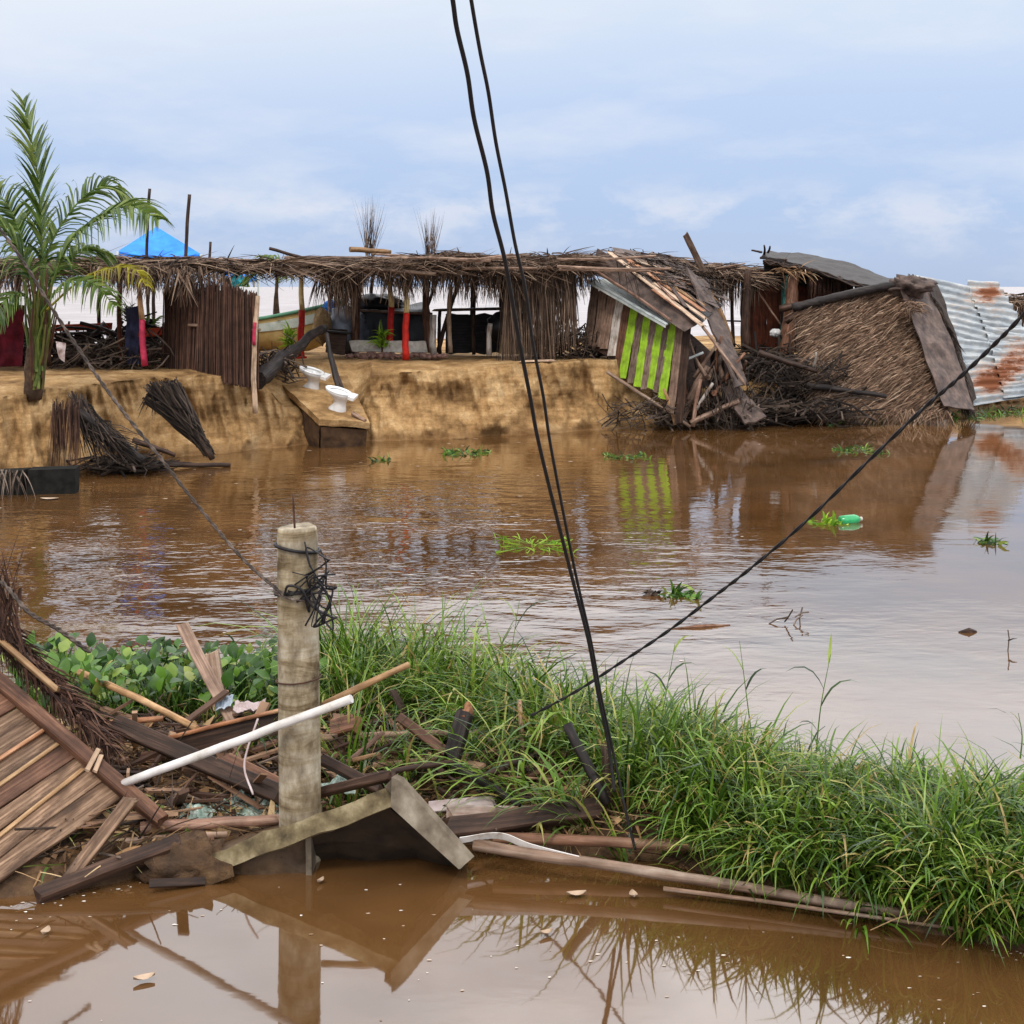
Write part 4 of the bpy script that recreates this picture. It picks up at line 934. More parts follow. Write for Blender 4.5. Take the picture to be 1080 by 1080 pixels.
# ---- corrugated metal roof
t = thing('collapsed_metal_roof', 'collapsed rusty corrugated metal roof sheets at the right edge', 'metal roof', P(1050, 428, 36))
m, nt, b = newmat('rusty_corrugated', .5, .5); b.inputs['Metallic'].default_value = .35
v = coords(nt); n1 = nz(nt, 1.1, v, 6, .62); n2 = nz(nt, 3.2, coords(nt, (.6, 1, 1.3)), 7, .72)
gm = ramp(nt, [lin(112, 120, 126), lin(154, 160, 164), lin(192, 192, 188)], [.3, .5, .7]); nt.links.new(n2.outputs[0], gm.inputs[0])
at = nt.nodes.new('ShaderNodeAttribute'); at.attribute_name = 'rust'
nf = nz(nt, 7, coords(nt, (.5, 1, 1.6)), 8, .78)
k = mathn(nt, 'ADD', mathn(nt, 'MULTIPLY', nf.outputs[0], .75), mathn(nt, 'MULTIPLY', n1.outputs[0], .36)); k = mathn(nt, 'ADD', k, mathn(nt, 'MULTIPLY', at.outputs['Fac'], .62))
rm = ramp(nt, [(0, 0, 0, 1), (.3, .3, .3, 1), (1, 1, 1, 1)], [.61, .70, .84]); nt.links.new(k, rm.inputs[0])
rc = ramp(nt, [lin(200, 172, 132), lin(166, 104, 50), lin(112, 60, 26)], [0, .5, 1]); nt.links.new(rm.outputs[0], rc.inputs[0])
nt.links.new(mixc(nt, rm.outputs[0], gm.outputs[0], rc.outputs[0]), b.inputs['Base Color'])
mr = mathn(nt, 'SUBTRACT', .35, mathn(nt, 'MULTIPLY', rm.outputs[0], .35)); nt.links.new(mr, b.inputs['Metallic'])
nt.links.new(mathn(nt, 'ADD', mathn(nt, 'MULTIPLY', rm.outputs[0], .35), .45), b.inputs['Roughness'])
M['rusty'] = m
mp_ = plane(P(970, 292, 38.0), P(1045, 298, 38.4), P(1025, 430, 35.6))
SPOTS = [(976, 295, 9, .22), (1041, 311, 10, .5), (1040, 407, 13, .6), (1064, 389, 14, .42), (1010, 330, 12, .10), (1024, 306, 10, .1), (1050, 336, 14, .08), (1070, 365, 12, .12), (1088, 385, 14, .3), (1018, 385, 12, .1), (1000, 365, 10, .08)]
def corrug(p00, p10, p11, p01, off, waves):
    """quad in pixels: p00-p10 along the ribs, p00-p01 across them"""
    mb = MB(); rws = []; att = []; nn = (mp_(1045, 298)-mp_(970, 292)).cross(mp_(1025, 430)-mp_(970, 292)).normalized()
    if nn.y > 0: nn = -nn
    nu, nv = 40, waves*8
    for i in range(nv+1):
        vv = i/nv; row = []
        for j in range(nu+1):
            u = j/nu
            x = (p00[0]*(1-u)+p10[0]*u)*(1-vv)+(p01[0]*(1-u)+p11[0]*u)*vv; y = (p00[1]*(1-u)+p10[1]*u)*(1-vv)+(p01[1]*(1-u)+p11[1]*u)*vv
            q = mp_(x, y)+nn*(off+.045*math.sin(vv*waves*2*math.pi)+.06*fbm(x*.02, y*.02, off*9)); row.append(q)
            att.append(sum(a*math.exp(-((x-sx_)**2+(y-sy_)**2*2)/(r*r*2.2)) for sx_, sy_, r, a in SPOTS))
        rws.append(row)
    mb.grid(rws); o = mb.build('metal_sheet', 'rusty', t, smooth=True)
    A_ = o.data.attributes.new('rust', 'FLOAT', 'POINT'); A_.data.foreach_set('value', att)
    so_ = o.modifiers.new('thickness', 'SOLIDIFY'); so_.thickness = .006
corrug((962, 291), (1024, 304), (1058, 378), (996, 362), .05, 9)
corrug((1018, 297), (1050, 299), (1092, 372), (1040, 362), .09, 9)
corrug((992, 358), (1052, 366), (1086, 420), (1020, 432), .12, 8)
corrug((1036, 348), (1120, 352), (1140, 412), (1056, 424), .15, 9)
log('support_pole', P(1030, 432, 36.6), P(1052, 300, 39), .05, .05, 'dark_wood', t); log('support_pole', P(1085, 428, 37), P(1110, 360, 39), .05, .05, 'dark_wood', t)
t = thing('open_palapa', 'distant small thatch roof cut by the right picture edge', 'shelter', P(1085, 345, 46))
mb = MB(); thatch_layer(mb, P(1058, 318, 44.5), P(1160, 318, 44.5), P(1160, 314, 47), P(1062, 314, 47), 700, (.5, 1.1), .13, .8, .04); fringe(mb, P(1060, 320, 44.5), P(1160, 320, 44.5), 500, (.3, .6), .04)
mb.build('thatch_roof', 'thatch', t)
for x in (1078, 1130): post(x, 360, x, 316, 45.5, 5, 'dark_wood', '', parent=t, name='roof_post')
mb = MB(); mb.box(W(979, 446)+Vector((0, 0, -.1)), Vector((.40, .03, 0)), Vector((0, .3, 0)), Vector((.02, 0, .42)))
tag(mb.build('white_block', 'whitewash'), 'white block standing at the waterline below the fallen thatch', 'block')
mb = MB()
for _ in range(520):
    x = random.choice((R(872, 935), R(955, 1010), R(1020, 1090))); p = W(x, interp(WL, x)+R(-1, 7), .0)
    mb.strand(p, Vector((R(-1, 1), R(-1, 1), R(.3, 1))), R(.08, .28), R(.02, .05), .5, 3)
tag(mb.build('shore_weeds', 'hyacinth'), 'green weeds growing along the far waterline at the right', 'weeds', kind='stuff')
# ================================================================ FOREGROUND
YF = [(-260, 6.9), (0, 7.35), (100, 7.5), (160, 7.72), (220, 7.9), (326, 7.97), (338, 8.55), (468, 8.5), (505, 8.0), (600, 8.0), (700, 7.86), (760, 7.66), (960, 7.05), (1080, 6.83), (1400, 6.3)]
YB = [(-260, 11.4), (40, 11.4), (300, 11.2), (450, 10.9), (560, 10.2), (640, 9.7), (760, 9.15), (850, 8.65), (1000, 8.4), (1080, 8.3), (1400, 7.8)]
def isl(px, t):
    y = interp(YF, px)+(interp(YB, px)-interp(YF, px))*t
    x = (px-CX)/F*y
    t2 = min(1, max(0, t))
    z = .24*math.sin(math.pi*t2**.75)**.6+.07*fbm(x*1.6, y*1.6)+.03*fbm(x*5, y*5, 3)-.05
    if t < 0 or t > 1: z = -.12-.5*max(-t, t-1)
    return Vector((x, y, z))
mb = MB(); mb.grid([[isl(-800+10*i, -.15+1.3*k/46) for i in range(360)] for k in range(47)])
m, nt, b = newmat('dark_mud', .8, .3)
n1 = nz(nt, 3, coords(nt), 8, .7); r1 = ramp(nt, [lin(40, 28, 18), lin(78, 56, 36), lin(112, 86, 56)], [.35, .5, .68]); nt.links.new(n1.outputs[0], r1.inputs[0]); nt.links.new(r1.outputs[0], b.inputs['Base Color'])
bump(nt, b, nz(nt, 20, coords(nt), 6).outputs[0], .8, .03)
M['mud'] = m
struct(mb.build('mud_bank', 'mud', loc=Vector((0, 0, 0)), smooth=True))

def crumple(name, c, sx_, sy_, mat, label, cat, amp=.04, sc_=9):
    mb = MB(); a = c+Vector((-sx_, sy_, 0)); b2 = c+Vector((sx_, sy_*.8, .01)); c2 = c+Vector((sx_*.9, -sy_, 0)); d2 = c+Vector((-sx_*.8, -sy_*.9, -.01))
    sheet(mb, a, b2, c2, d2, 22, 16, amp, sc_, .004); return tag(mb.build(name, mat, smooth=False), label, cat)
# ---- leaf and twig litter
mb = MB()
for _ in range(9000):
    px = R(40, 620) if random.random() < .8 else R(620, 1100); t = R(.02, .85)
    p = isl(px, t)+UP*R(0, .05); d = rdir(.35)
    if random.random() < .6: mb.strand(p, d, R(.04, .16), R(.012, .04), R(-.3, .5), 2)
    else: mb.strand(p, d, R(.12, .4), R(.004, .010), R(-.1, .2), 3, tip=.5)
tag(mb.build('leaf_litter', 'litter'), 'brown leaf and twig litter strewn over the foreground mud', 'litter', kind='stuff')
mb = MB()
for _ in range(620):
    px = R(60, 600); p = isl(px, R(.05, .7))+UP*R(0, .08); d = rdir(.4); L = R(.15, .6); r = R(.003, .009)
    mb.tube([p-d*L/2, p+rdir()*L*.07, p+d*L/2], [r, r*.9, r*.6], 5)
tag(mb.build('twig_litter', 'twig'), 'thin grey twigs scattered over the foreground debris', 'litter', kind='stuff')

mb = MB()
for _ in range(170):
    px = R(90, 590); p = isl(px, R(.08, .62))+UP*R(.01, .12); d = (rdir(.35)+Vector((R(-1, 1)*.6, 0, 0))).normalized(); L = R(.2, .75)
    if random.random() < .5:
        r_ = R(.007, .018); mb.tube([p-d*L/2, p+rdir()*L*.05, p+d*L/2], [r_, r_*.95, r_*.7], 6)
    else:
        s_ = d.cross(UP+rdir()*.4).normalized(); mb.box(p-d*L/2, d*L, s_*R(.02, .07), s_.cross(d)*R(.008, .02))
tag(mb.build('stick_litter', strandmat('wet_stick', [lin(34, 24, 18), lin(74, 52, 40), lin(120, 90, 70), lin(165, 132, 104)], .6)), 'jumble of small wet sticks and slats in the foreground debris', 'litter', kind='stuff')

# ---- grass
def blade(mb, p, L, wd, az, lean, curl, seg=5):
    d = Vector((math.cos(az)*lean, math.sin(az)*lean, 1)).normalized(); h = Vector((math.cos(az), math.sin(az), 0))
    side = h.cross(UP).normalized(); side = (side+rdir()*.35).normalized()
    pts = [p.copy()]; q = p.copy()
    for k in range(seg):
        q = q+d*(L/seg); pts.append(q.copy()); f = (k+1)/seg
        d = (d+(h*.55-UP*1.0)*curl*f/seg*2.2).normalized()
    ws = [wd*(.55, .9, 1, .95, .8, .5, .06)[k] if seg > 5 else wd*(.55, .95, 1, .9, .6, .06)[k] for k in range(seg+1)]
    mb.ribbon(pts, ws, side)
def gdens(px, t):
    if px < 330: return .8 if t > .58 else .03
    if px < 560: return 1.0 if t > .42+.07*math.sin(px*.05) else .06
    if px < 640: return 1 if t > .42 else .06
    if px < 700: return 1 if t > .24 else .12
    if px < 760: return 1 if t > .10 else .25
    return 1 if t > .0 else .6
mb = MB(); cnt = 0
def gscale(px, t):
    k = 1.0
    if px > 330: k = 1.12+.25*sm(.5, .85, t)*(1-sm(480, 620, px))-.16*sm(540, 680, px)-.14*sm(700, 860, px)
    if px < 330: k = .62
    return k
while cnt < 1300:                                      # tussocks
    px = R(30, 1330) if random.random() < .86 else random.choice((R(1330, 1900), R(-600, 0))); t = random.random()
    if R(0, 1) > gdens(px, t): continue
    c = isl(px, t); k = gscale(px, t)*R(.7, 1.25); az0 = R(-3.0, -.2) if random.random() < .7 else R(-3.14, 3.14); tl_ = R(.1, .8)
    for _ in range(int(R(14, 30))):
        az = R(-3.14, 3.14); p = c+Vector((math.cos(az)*R(0, .07), math.sin(az)*R(0, .07), -.02))
        ln_ = R(.05, .75); v_ = Vector((math.cos(az)*ln_+math.cos(az0)*tl_, math.sin(az)*ln_+math.sin(az0)*tl_, 0))
        blade(mb, p, k*R(.3, .72), R(.008, .019), math.atan2(v_.y, v_.x), v_.length, R(.6, 2.3), 6)
    cnt += 1
cnt = 0
while cnt < 5800:
    px = R(30, 1330) if random.random() < .86 else random.choice((R(1330, 1900), R(-600, 0))); t = random.random()
    if R(0, 1) > gdens(px, t): continue
    p = isl(px, t); blade(mb, p-UP*.02, gscale(px, t)*R(.2, .55), R(.005, .016), R(-3.14, 3.14), R(.1, 1.6), R(.4, 2.2)); cnt += 1
tag(mb.build('grass', 'grass'), 'dense long green grass covering the foreground bank', 'grass', kind='stuff')
mb = MB()
for _ in range(1200):                                 # fine pale stems and dead blades
    px = R(340, 1300); t = R(.05, 1)
    if gdens(px, t) < .5: continue
    p = isl(px, t); blade(mb, p, gscale(px, t)*R(.25, .6), R(.003, .010), R(-3.1, 3.1), R(.05, 1.3), R(.2, 1.8))
tag(mb.build('dry_grass', strandmat('dry_grass_stem', [lin(120, 112, 50), lin(170, 150, 80), lin(110, 130, 50)], .5, .2)), 'thin pale dry stems among the green grass', 'grass', kind='stuff')
def stem(px, ybase, xt, yt, Y, leaves, label, rlab='tall grass stems'):
    a, e = P(px, ybase, Y), P(xt, yt, Y); mb = MB(); cv = bez([a, a.lerp(e, .5)+Vector((R(-.02, .02), 0, 0)), e], 6); mb.tube(cv, [.005-.0003*i for i in range(len(cv))], 5)
    for f, az, L, cu in leaves:
        p = cv[min(len(cv)-1, int(f*(len(cv)-1)))]; blade(mb, p, L, .018, az, .5, cu, 5)
    tag(mb.build('grass_stem', 'grass'), label, 'grass stem', rlab)
stem(860, 800, 876, 690, 8.5, [(.95, 1.2, .17, .1), (.7, 3.1, .28, 2.0), (.55, 0, .3, 1.6), (.25, 3.0, .14, 2.0)], 'tallest lone grass stem with drooping leaves against the right water')
stem(530, 760, 548, 632, 9.8, [(.9, 2.6, .2, 1.0), (.75, 0, .38, 1.6), (.5, 0, .3, 1.4)], 'tall bent grass stem left of the two black cables')
stem(690, 800, 712, 678, 9.0, [(.95, .3, .2, 1.8), (.6, 2.8, .2, 1.4), (.7, 0, .24, 1.8)], 'grass stem standing right of where the cables cross')
stem(466, 720, 470, 628, 10.5, [(.9, .3, .2, 1.0), (.7, 3, .2, 1.5), (.5, .5, .25, .9)], 'tall grass stem near the top of the tallest clump')
stem(796, 800, 780, 676, 8.9, [(.8, 2.8, .2, .8), (.6, .4, .2, 1.2)], 'thin leaning grass stem above the middle of the right bank')
stem(1076, 800, 1074, 752, 8.2, [(.8, 3.0, .14, 1.8), (.5, 3.0, .25, 1.2)], 'short grass stem at the right picture edge')

# ---- water hyacinth bed
mb = MB()
def paddle(p, az, L, r, tilt):
    h = Vector((math.cos(az), math.sin(az), 0)); q = p+h*L*.35+UP*L
    mb.tube([p, p.lerp(q, .5)+UP*.02, q], [.006, .006, .004], 4, cap=False)
    n = (UP*math.cos(tilt)+Vector((R(-1, 1), R(-1.3, .4), 0))*math.sin(tilt)).normalized(); u = (UP+h*R(0, .45)); u = (u-n*u.dot(n)).normalized(); s_ = u.cross(n); rows = []
    for i in range(6):
        f = i/5; wd = r*(.12, .72, 1, .95, .62, .08)[i]; c = q+u*(f*2.9*r-.1*r)-n*.25*r*(f-.4)**2*3
        rows.append([c-s_*wd+n*.22*wd, c, c+s_*wd+n*.22*wd])
    mb.grid(rows)
cnt = 0
while cnt < 900:
    px = R(20, 335); t = R(.55, 1.0)
    p = isl(px, t); p.z = max(p.z, 0)
    paddle(p, R(-3.14, 3.14), R(.08, .34)*(1+.4*noise.noise(p*2.5)), R(.022, .046), R(.3, 1.5)); cnt += 1
tag(mb.build('water_hyacinth', 'hyacinth', smooth=True), 'bed of round leaved water plants at the back left of the debris', 'water plants', kind='stuff')

# ---- floating bits
def floater(px, py, rx, n, label, mat='hyacinth', cat='floating plant', L=(.05, .16), wd=(.02, .05), name='floating_plant'):
    c = W(px, py); mb = MB()
    for _ in range(n):
        p = c+Vector((R(-1, 1)*rx, R(-1, 1)*rx*1.2, .005)); mb.tube([c-UP*.004, c.lerp(p, .5)-UP*.006, p], .005, 4); mb.strand(p, Vector((R(-1, 1), R(-1, 1), R(.1, .9))), R(*L), R(*wd), .5, 3)
    return tag(mb.build(name, mat), label, cat, 'plants adrift on the water')
floater(718, 628, .17, 46, 'bright green leafy clump afloat right of the cables in mid water')
floater(492, 478, .42, 70, 'flat green strip of weed afloat before the sandy bank', L=(.06, .18))
floater(872, 551, .22, 44, 'yellow green weed afloat beside the green bottle', 'shrub')
floater(1046, 572, .16, 30, 'small green weed clump afloat near the right picture edge')
floater(562, 575, .45, 60, 'loose green weed afloat just left of the black cables', 'shrub', L=(.04, .14), wd=(.01, .03))
floater(402, 486, .15, 24, 'small dark weed clump afloat below the toilets')
floater(906, 476, .5, 60, 'dark green weed patch afloat in front of the fallen thatch')
floater(660, 482, .4, 44, 'thin weed patch afloat beneath the green striped shack')
floater(688, 627, .05, 10, 'tiny leaf clump afloat just left of the bright leafy clump', 'twig')
mb = MB(); c = W(830, 658)
for a, bq in (((-.16, 0, 0), (.02, .05, .05)), ((-.02, 0, .02), (.04, -.06, .14)), ((.1, -.1, .0), (.16, .12, .12)), ((.08, .05, .05), (.2, .02, .10)), ((.05, -.05, 0), (.14, .0, .08))): mb.tube([c+Vector(a), c+Vector(a).lerp(Vector(bq), .5)+rdir()*.02, c+Vector(bq)], .007, 5)
tag(mb.build('floating_twig', 'twig'), 'forked bare twigs sticking out of the water right of the diagonal cable', 'twig')
mb = MB(); c = W(1022, 667); mb.tube([c-Vector((.09, 0, 0)), c+Vector((0, 0, .012)), c+Vector((.07, .02, 0))], [.01, .03, .012], 7); tag(mb.build('floating_stick', 'dark_wood'), 'short dark chunk of wood afloat at the right', 'stick')
mb = MB(); c = W(1063, 686); mb.tube([c, c+Vector((.01, 0, .10)), c+Vector((0, 0, .17))], .005, 5); mb.strand(c+UP*.08, Vector((1, 0, .4)), .08, .02, .3, 2); tag(mb.build('floating_sprig', 'twig'), 'thin upright sprig poking from the water at the right edge', 'sprig')
mb = MB(); c = W(738, 662); mb.tube([c-Vector((.25, .05, 0)), c+Vector((0, 0, .01)), c+Vector((.28, .1, 0))], [.008, .02, .008], 6); tag(mb.build('floating_stick', 'log_brown'), 'brown reed stick afloat behind the grass near the diagonal cable', 'stick')
t = thing('bottle', 'green plastic bottle floating beside yellow weed', 'bottle', W(897, 551)); c = W(897, 551)+UP*.03
mb = MB(); ax_ = Vector((1, .25, .08)).normalized(); mb.tube([c+ax_*x for x in (-.15, -.14, -.05, .05, .10, .135)], [.05, .07, .07, .068, .05, .022], 14)
mb.build('bottle_body', plain('green_plastic', [lin(20, 120, 70), lin(50, 165, 100)], 6, .2, 0, spec=.5), t, smooth=True)
mb = MB(); mb.tube([c+ax_*.13, c+ax_*.16], .026, 10); mb.build('cap', 'whitewash', t)
for x, y, s_, lb in ((608, 946, .05, 'pale curled leaf floating below the two cables, left of its twin'), (668, 947, .045, 'pale curled leaf floating below the long log, right of its twin'), (576, 987, .035, 'pale leaf floating lower in the front water'), (48, 986, .045, 'pale leaf floating in front of the plank wall'), (152, 1035, .05, 'pale leaf floating in the front left corner water'), (338, 932, .03, 'small pale leaf floating under the concrete panel'), (52, 527, .13, 'pale foam plastic scrap floating at the dark block')):
    c = W(x, y)+UP*.004; mb = MB(); a = R(0, 3); u = Vector((math.cos(a), math.sin(a)*.8, 0)); v = Vector((-u.y, u.x, 0)); rows = []
    for i in range(6):
        f = i/5*2-1; wv = s_*.55*(1-f*f)+.002; rows.append([c+u*f*s_+v*wv*k+UP*(.012*abs(k)+.01*f*f+.004) for k in (-1, -.5, 0, .5, 1)])
    mb.grid(rows); tag(mb.build('floating_leaf', 'leaf_float', smooth=True), lb, 'leaf', 'pale leaves floating')
mb = MB()
for _ in range(1000):
    if random.random() < .3:
        px = R(-20, 1100); yy = interp(YF, px)-abs(R(-.25, .25))**1.5; py = HY+4800/yy
    elif random.random() < .25: px, py = R(-20, 1100), R(920, 1090)
    else: px, py = R(-20, 1100)*.75, 455+R(0, 1)**2*250
    c = W(px, py)+UP*.003; s_ = R(.0012, .0042)*c.y*.28; a = R(0, 6.3)
    if noise.noise(c*1.1) < R(-.25, .45): continue
    if py > 910 and c.y > interp(YF, px): continue
    ps = [c+Vector((math.cos(a+k*1.05)*s_*R(.6, 2.2), math.sin(a+k*1.05)*s_*R(.5, 1.1), 0)) for k in range(6)]
    i = len(mb.v); mb.v += ps; mb.face(*range(i, i+6))
tag(mb.build('water_scum', 'scum'), 'pale specks of foam and chaff drifting on the brown water', 'scum', kind='stuff')

# ---- concrete pole and broken concrete
t = thing('concrete_pole', 'round stained concrete pole standing broken off in the debris', 'pole', P(316, 915, 7.95))
mb = MB(); Yq = 7.95; zt = P(0, 556, Yq).z; x0, x1 = P(317, 900, Yq).x, P(313.5, 556, Yq).x; rings = []
for i in range(49):
    f = i/48; z = -.35+(zt+.35)*f; cx = x0+(x1-x0)*max(0, f*1.2-.2); r = .112-.006*f
    ring = []
    for j in range(40):
        a = 2*math.pi*j/40; rr = r*(1+.012*fbm(math.cos(a)*2, math.sin(a)*2, z*4)); zz = z+(.014*fbm(math.cos(a)*3, math.sin(a)*3, 7) if i == 48 else 0)
        if i == 48: rr *= .95
        ring.append(Vector((cx+rr*math.cos(a), Yq+rr*math.sin(a), zz)))
    rings.append(ring)
mb.ring_loft(rings)
m, nt, b = newmat('stained_concrete', .85, .25); v = coords(nt)
n1 = nz(nt, 9, coords(nt, (1, 1, .5)), 8, .65); r1 = ramp(nt, [lin(100, 88, 72), lin(150, 138, 118), lin(190, 180, 160)], [.34, .5, .66]); nt.links.new(n1.outputs[0], r1.inputs[0])
n2 = nz(nt, 2.2, coords(nt, (.5, .5, 3.4)), 7, .7, .6); r2 = ramp(nt, [(.34, .27, .18, 1), (.8, .74, .64, 1), (1, 1, 1, 1)], [.37, .47, .57]); nt.links.new(n2.outputs[0], r2.inputs[0])
n3 = nz(nt, 1.6, coords(nt, (2, 2, 1)), 5); r3 = ramp(nt, [(0, 0, 0, 1), (1, 1, 1, 1)], [.5, .65]); nt.links.new(n3.outputs[0], r3.inputs[0])
col = mixc(nt, 1, r1.outputs[0], r2.outputs[0], 'MULTIPLY'); col = mixc(nt, mathn(nt, 'MULTIPLY', r3.outputs[0], .22), col, lin(130, 112, 66))
nt.links.new(col, b.inputs['Base Color']); bump(nt, b, nz(nt, 26, coords(nt), 6, .7).outputs[0], .5, .008)
M['concrete'] = m
mb.build('shaft', 'concrete', t, smooth=True)
log('rebar', P(311, 560, 7.93), P(309, 521, 7.93), .006, .005, 'rust_steel', t, bend=0)
def coil(cz_px, tilt, r, mat, turns=1.0, off=0.0):
    mb = MB(); zc = P(0, cz_px, Yq).z; cx = x1+(x0-x1)*((zt-zc)/zt); pts = []
    for k in range(int(28*turns)+1):
        a = 2*math.pi*k/28+.4; pts.append(Vector((cx+(.116+off)*math.cos(a), Yq+(.116+off)*math.sin(a), zc+tilt*math.cos(a)+.006*k/28+.004*noise.noise(Vector((k*.4, cz_px, 0))))))
    mb.tube(pts, r, 6); return mb.build('wire_loop', mat, t, smooth=True)
coil(578, -.02, .009, 'cable', 1.05); coil(622, .02, .007, 'cable', 2.2, .004); coil(628, -.025, .006, 'rope', 1.6, .008); coil(716, .01, .004, 'rust_steel', 1.0)
mb = MB()
for _ in range(9):
    c0 = P(R(330, 342), R(590, 640), 7.84); pts = [P(R(300, 325), R(600, 640), 7.83)]
    for k in range(5): pts.append(c0+Vector((R(-.05, .09), R(-.06, .02), R(-.14, .12))))
    mb.tube(bez(pts, 7), R(.003, .006), 5)
mb.tube(bez([P(300, 628, 7.82), P(304, 618, 7.81), P(318, 622, 7.81), P(330, 640, 7.82), P(352, 652, 7.8)], 7), .007, 6)
mb.tube(bez([P(322, 660, 7.82), P(332, 640, 7.80), P(344, 600, 7.82), P(338, 580, 7.84)], 7), .005, 6)
tag(mb.build('wire_tangle', 'cable', smooth=True), 'black tangle of wire ends hooked on the concrete pole', 'wire')
# broken concrete box
t = thing('broken_concrete', 'broken tent shaped concrete slabs at the foot of the concrete pole', 'concrete slab', P(360, 915, 7.8))
M['slab_concrete'] = plain('slab_concrete', [lin(66, 56, 44), lin(118, 106, 90), lin(160, 150, 132)], 5, .85, .6, .015)
M['mossy_concrete'] = plain('mossy_concrete', [lin(62, 52, 36), lin(116, 102, 74), lin(166, 152, 120)], 9, .85, .6, .015)
M['damp_concrete'] = plain('damp_concrete', [lin(52, 38, 26), lin(98, 76, 54)], 7, .7, .5, .015)
def slabpoly(name, a, b, dep, drop, mat, nseg=16, amp=.02, back=Vector((0, 1, 0))):
    """thick plate whose front edge runs a->b, reaching back by dep"""
    mb = MB(); rings = []; ph = R(0, 40); ax = (b-a).normalized(); nn = ax.cross(back).normalized()
    amp_ = amp
    if nn.z < 0: nn = -nn
    for i in range(nseg+1):
        f = i/nseg; c = a.lerp(b, f); j = lambda s_: amp_*min(1, .15+4*f*(1-f))*fbm(f*5+ph, s_*3.0, 1)
        rings.append([c+nn*j(1), c+nn*(j(5)-.01)+back*dep*.5, c+nn*(j(2)-.02)+back*dep, c-nn*(drop+j(3)-.02)+back*dep, c-nn*(drop+j(6))+back*dep*.5, c-nn*(drop+j(4))])
    mb.ring_loft(rings); return mb.build(name, mat, t)
bk_ = Vector((-.05, 1, .04)).normalized()
slabpoly('slab', P(196, 910, 7.72), P(416, 828, 7.66), .75, .095, 'mossy_concrete', back=Vector((-.03, 1, -.38)).normalized())
slabpoly('side_panel', P(413, 822, 7.62), P(493, 909, 7.72), .9, .05, 'slab_concrete', back=Vector((-.03, 1, -.36)).normalized())
fq = plane(P(415, 822, 7.60), P(495, 910, 7.66), P(412, 850, 7.55))
mb = MB(); 
ff = [fq(413, 820), fq(421, 823), fq(496, 907), fq(484, 917), fq(412, 851)]; n_ = Vector((.02, .05, .0))
mb.ring_loft([ff, [p+n_ for p in ff]]); mb.build('panel_edge', 'slab_concrete', t)
mb = MB(); q4 = [P(205, 905, 7.76), P(324, 874, 7.76), P(326, 950, 7.74), P(200, 950, 7.74)]; sheet(mb, *q4, 14, 10, .03, 4, .5); mb.build('footing', 'damp_concrete', t)
mb = MB(); sheet(mb, P(322, 874, 7.74), P(328, 872, 7.74), P(329, 950, 7.72), P(323, 950, 7.72), 3, 10, .004, 4, .4); mb.build('footing_edge', 'slab_concrete', t)
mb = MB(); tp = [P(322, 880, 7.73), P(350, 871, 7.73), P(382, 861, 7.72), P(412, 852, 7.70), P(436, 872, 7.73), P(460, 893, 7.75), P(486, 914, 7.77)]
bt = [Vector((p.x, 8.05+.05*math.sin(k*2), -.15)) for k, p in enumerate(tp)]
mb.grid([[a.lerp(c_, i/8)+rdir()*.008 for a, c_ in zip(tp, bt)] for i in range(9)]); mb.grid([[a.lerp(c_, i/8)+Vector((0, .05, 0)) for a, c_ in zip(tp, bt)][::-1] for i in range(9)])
mb.build('underside', plain('shaded_damp_concrete', [lin(34, 25, 18), lin(62, 48, 34)], 7, .8, .6, .015), t)  # sheet closing the hollow, its colour darkened for the shade under the slabs
lump('mud_clod', P(196, 912, 7.76), .26, .18, .13, 'mud', 'dark mud clod at the low left end of the broken concrete', 'mud', .4, 3)

# ---- collapsed plank wall at left
t = thing('collapsed_plank_wall', 'fallen brown plank wall with straw fringe at the lower left', 'wall', P(20, 945, 7.6))
pw = plane(P(0, 941, 7.42), P(124, 847, 7.95), P(0, 724, 8.35)); pn = (P(124, 847, 7.95)-P(0, 941, 7.42)).cross(P(0, 724, 8.35)-P(0, 941, 7.42)).normalized()
if pn.y > 0: pn = -pn
edge = lambda s_: (s_*170, 724+s_*145)
LN = [((0, 916), (104, 828), (0, 941), (124, 847)), ((0, 894), (88, 815), (0, 916), (104, 828)), ((0, 862), (75, 804), (0, 894), (88, 815)), ((0, 838), (61, 789), (0, 862), (75, 804)), ((0, 809), (45, 775), (0, 838), (61, 789)), ((0, 786), (31, 762), (0, 809), (45, 775)), ((0, 760), (18, 748), (0, 786), (31, 762)), ((0, 735), (4, 732), (0, 760), (18, 748))]
for i, (a0, a1, b0, b1) in enumerate(LN):
    ca = ((a0[0]+b0[0])/2, (a0[1]+b0[1])/2); cb = ((a1[0]+b1[0])/2+6, (a1[1]+b1[1])/2-5)
    sl_ = (cb[1]-ca[1])/(cb[0]-ca[0]); ca = (-170, ca[1]+sl_*-170*.75)
    w0 = abs((pw(*a1)-pw(*b1)).dot(((pw(*cb)-pw(*ca)).cross(pn)).normalized()))
    o_ = (.012 if i % 2 else 0)+R(0, .006)
    board('plank', pw(ca[0], ca[1], o_), pw(cb[0], cb[1], o_), w0*.97, .022, ('plank_wood', 'plank_wood', 'orange_wood' if i == 3 else 'plank_wood', 'brown_wood')[i % 4] if i != 0 else 'plank_wood', up=pn, parent=t, jag=.15)
for i in (2, 4, 5): 
    a0, a1, b0, b1 = LN[i]; sl_ = (b1[1]-b0[1])/(b1[0]-b0[0]); board('batten', pw(-120, b0[1]-120*sl_*.8-3, .03), pw(b1[0], b1[1]-4, .03), .022, .02, 'tan_wood' if i != 5 else 'orange_wood', up=pn, parent=t)
board('edge_beam', pw(-60, 668, .05), pw(171, 866, .06), .075, .06, 'brown_wood', up=pn, parent=t, jag=.2)
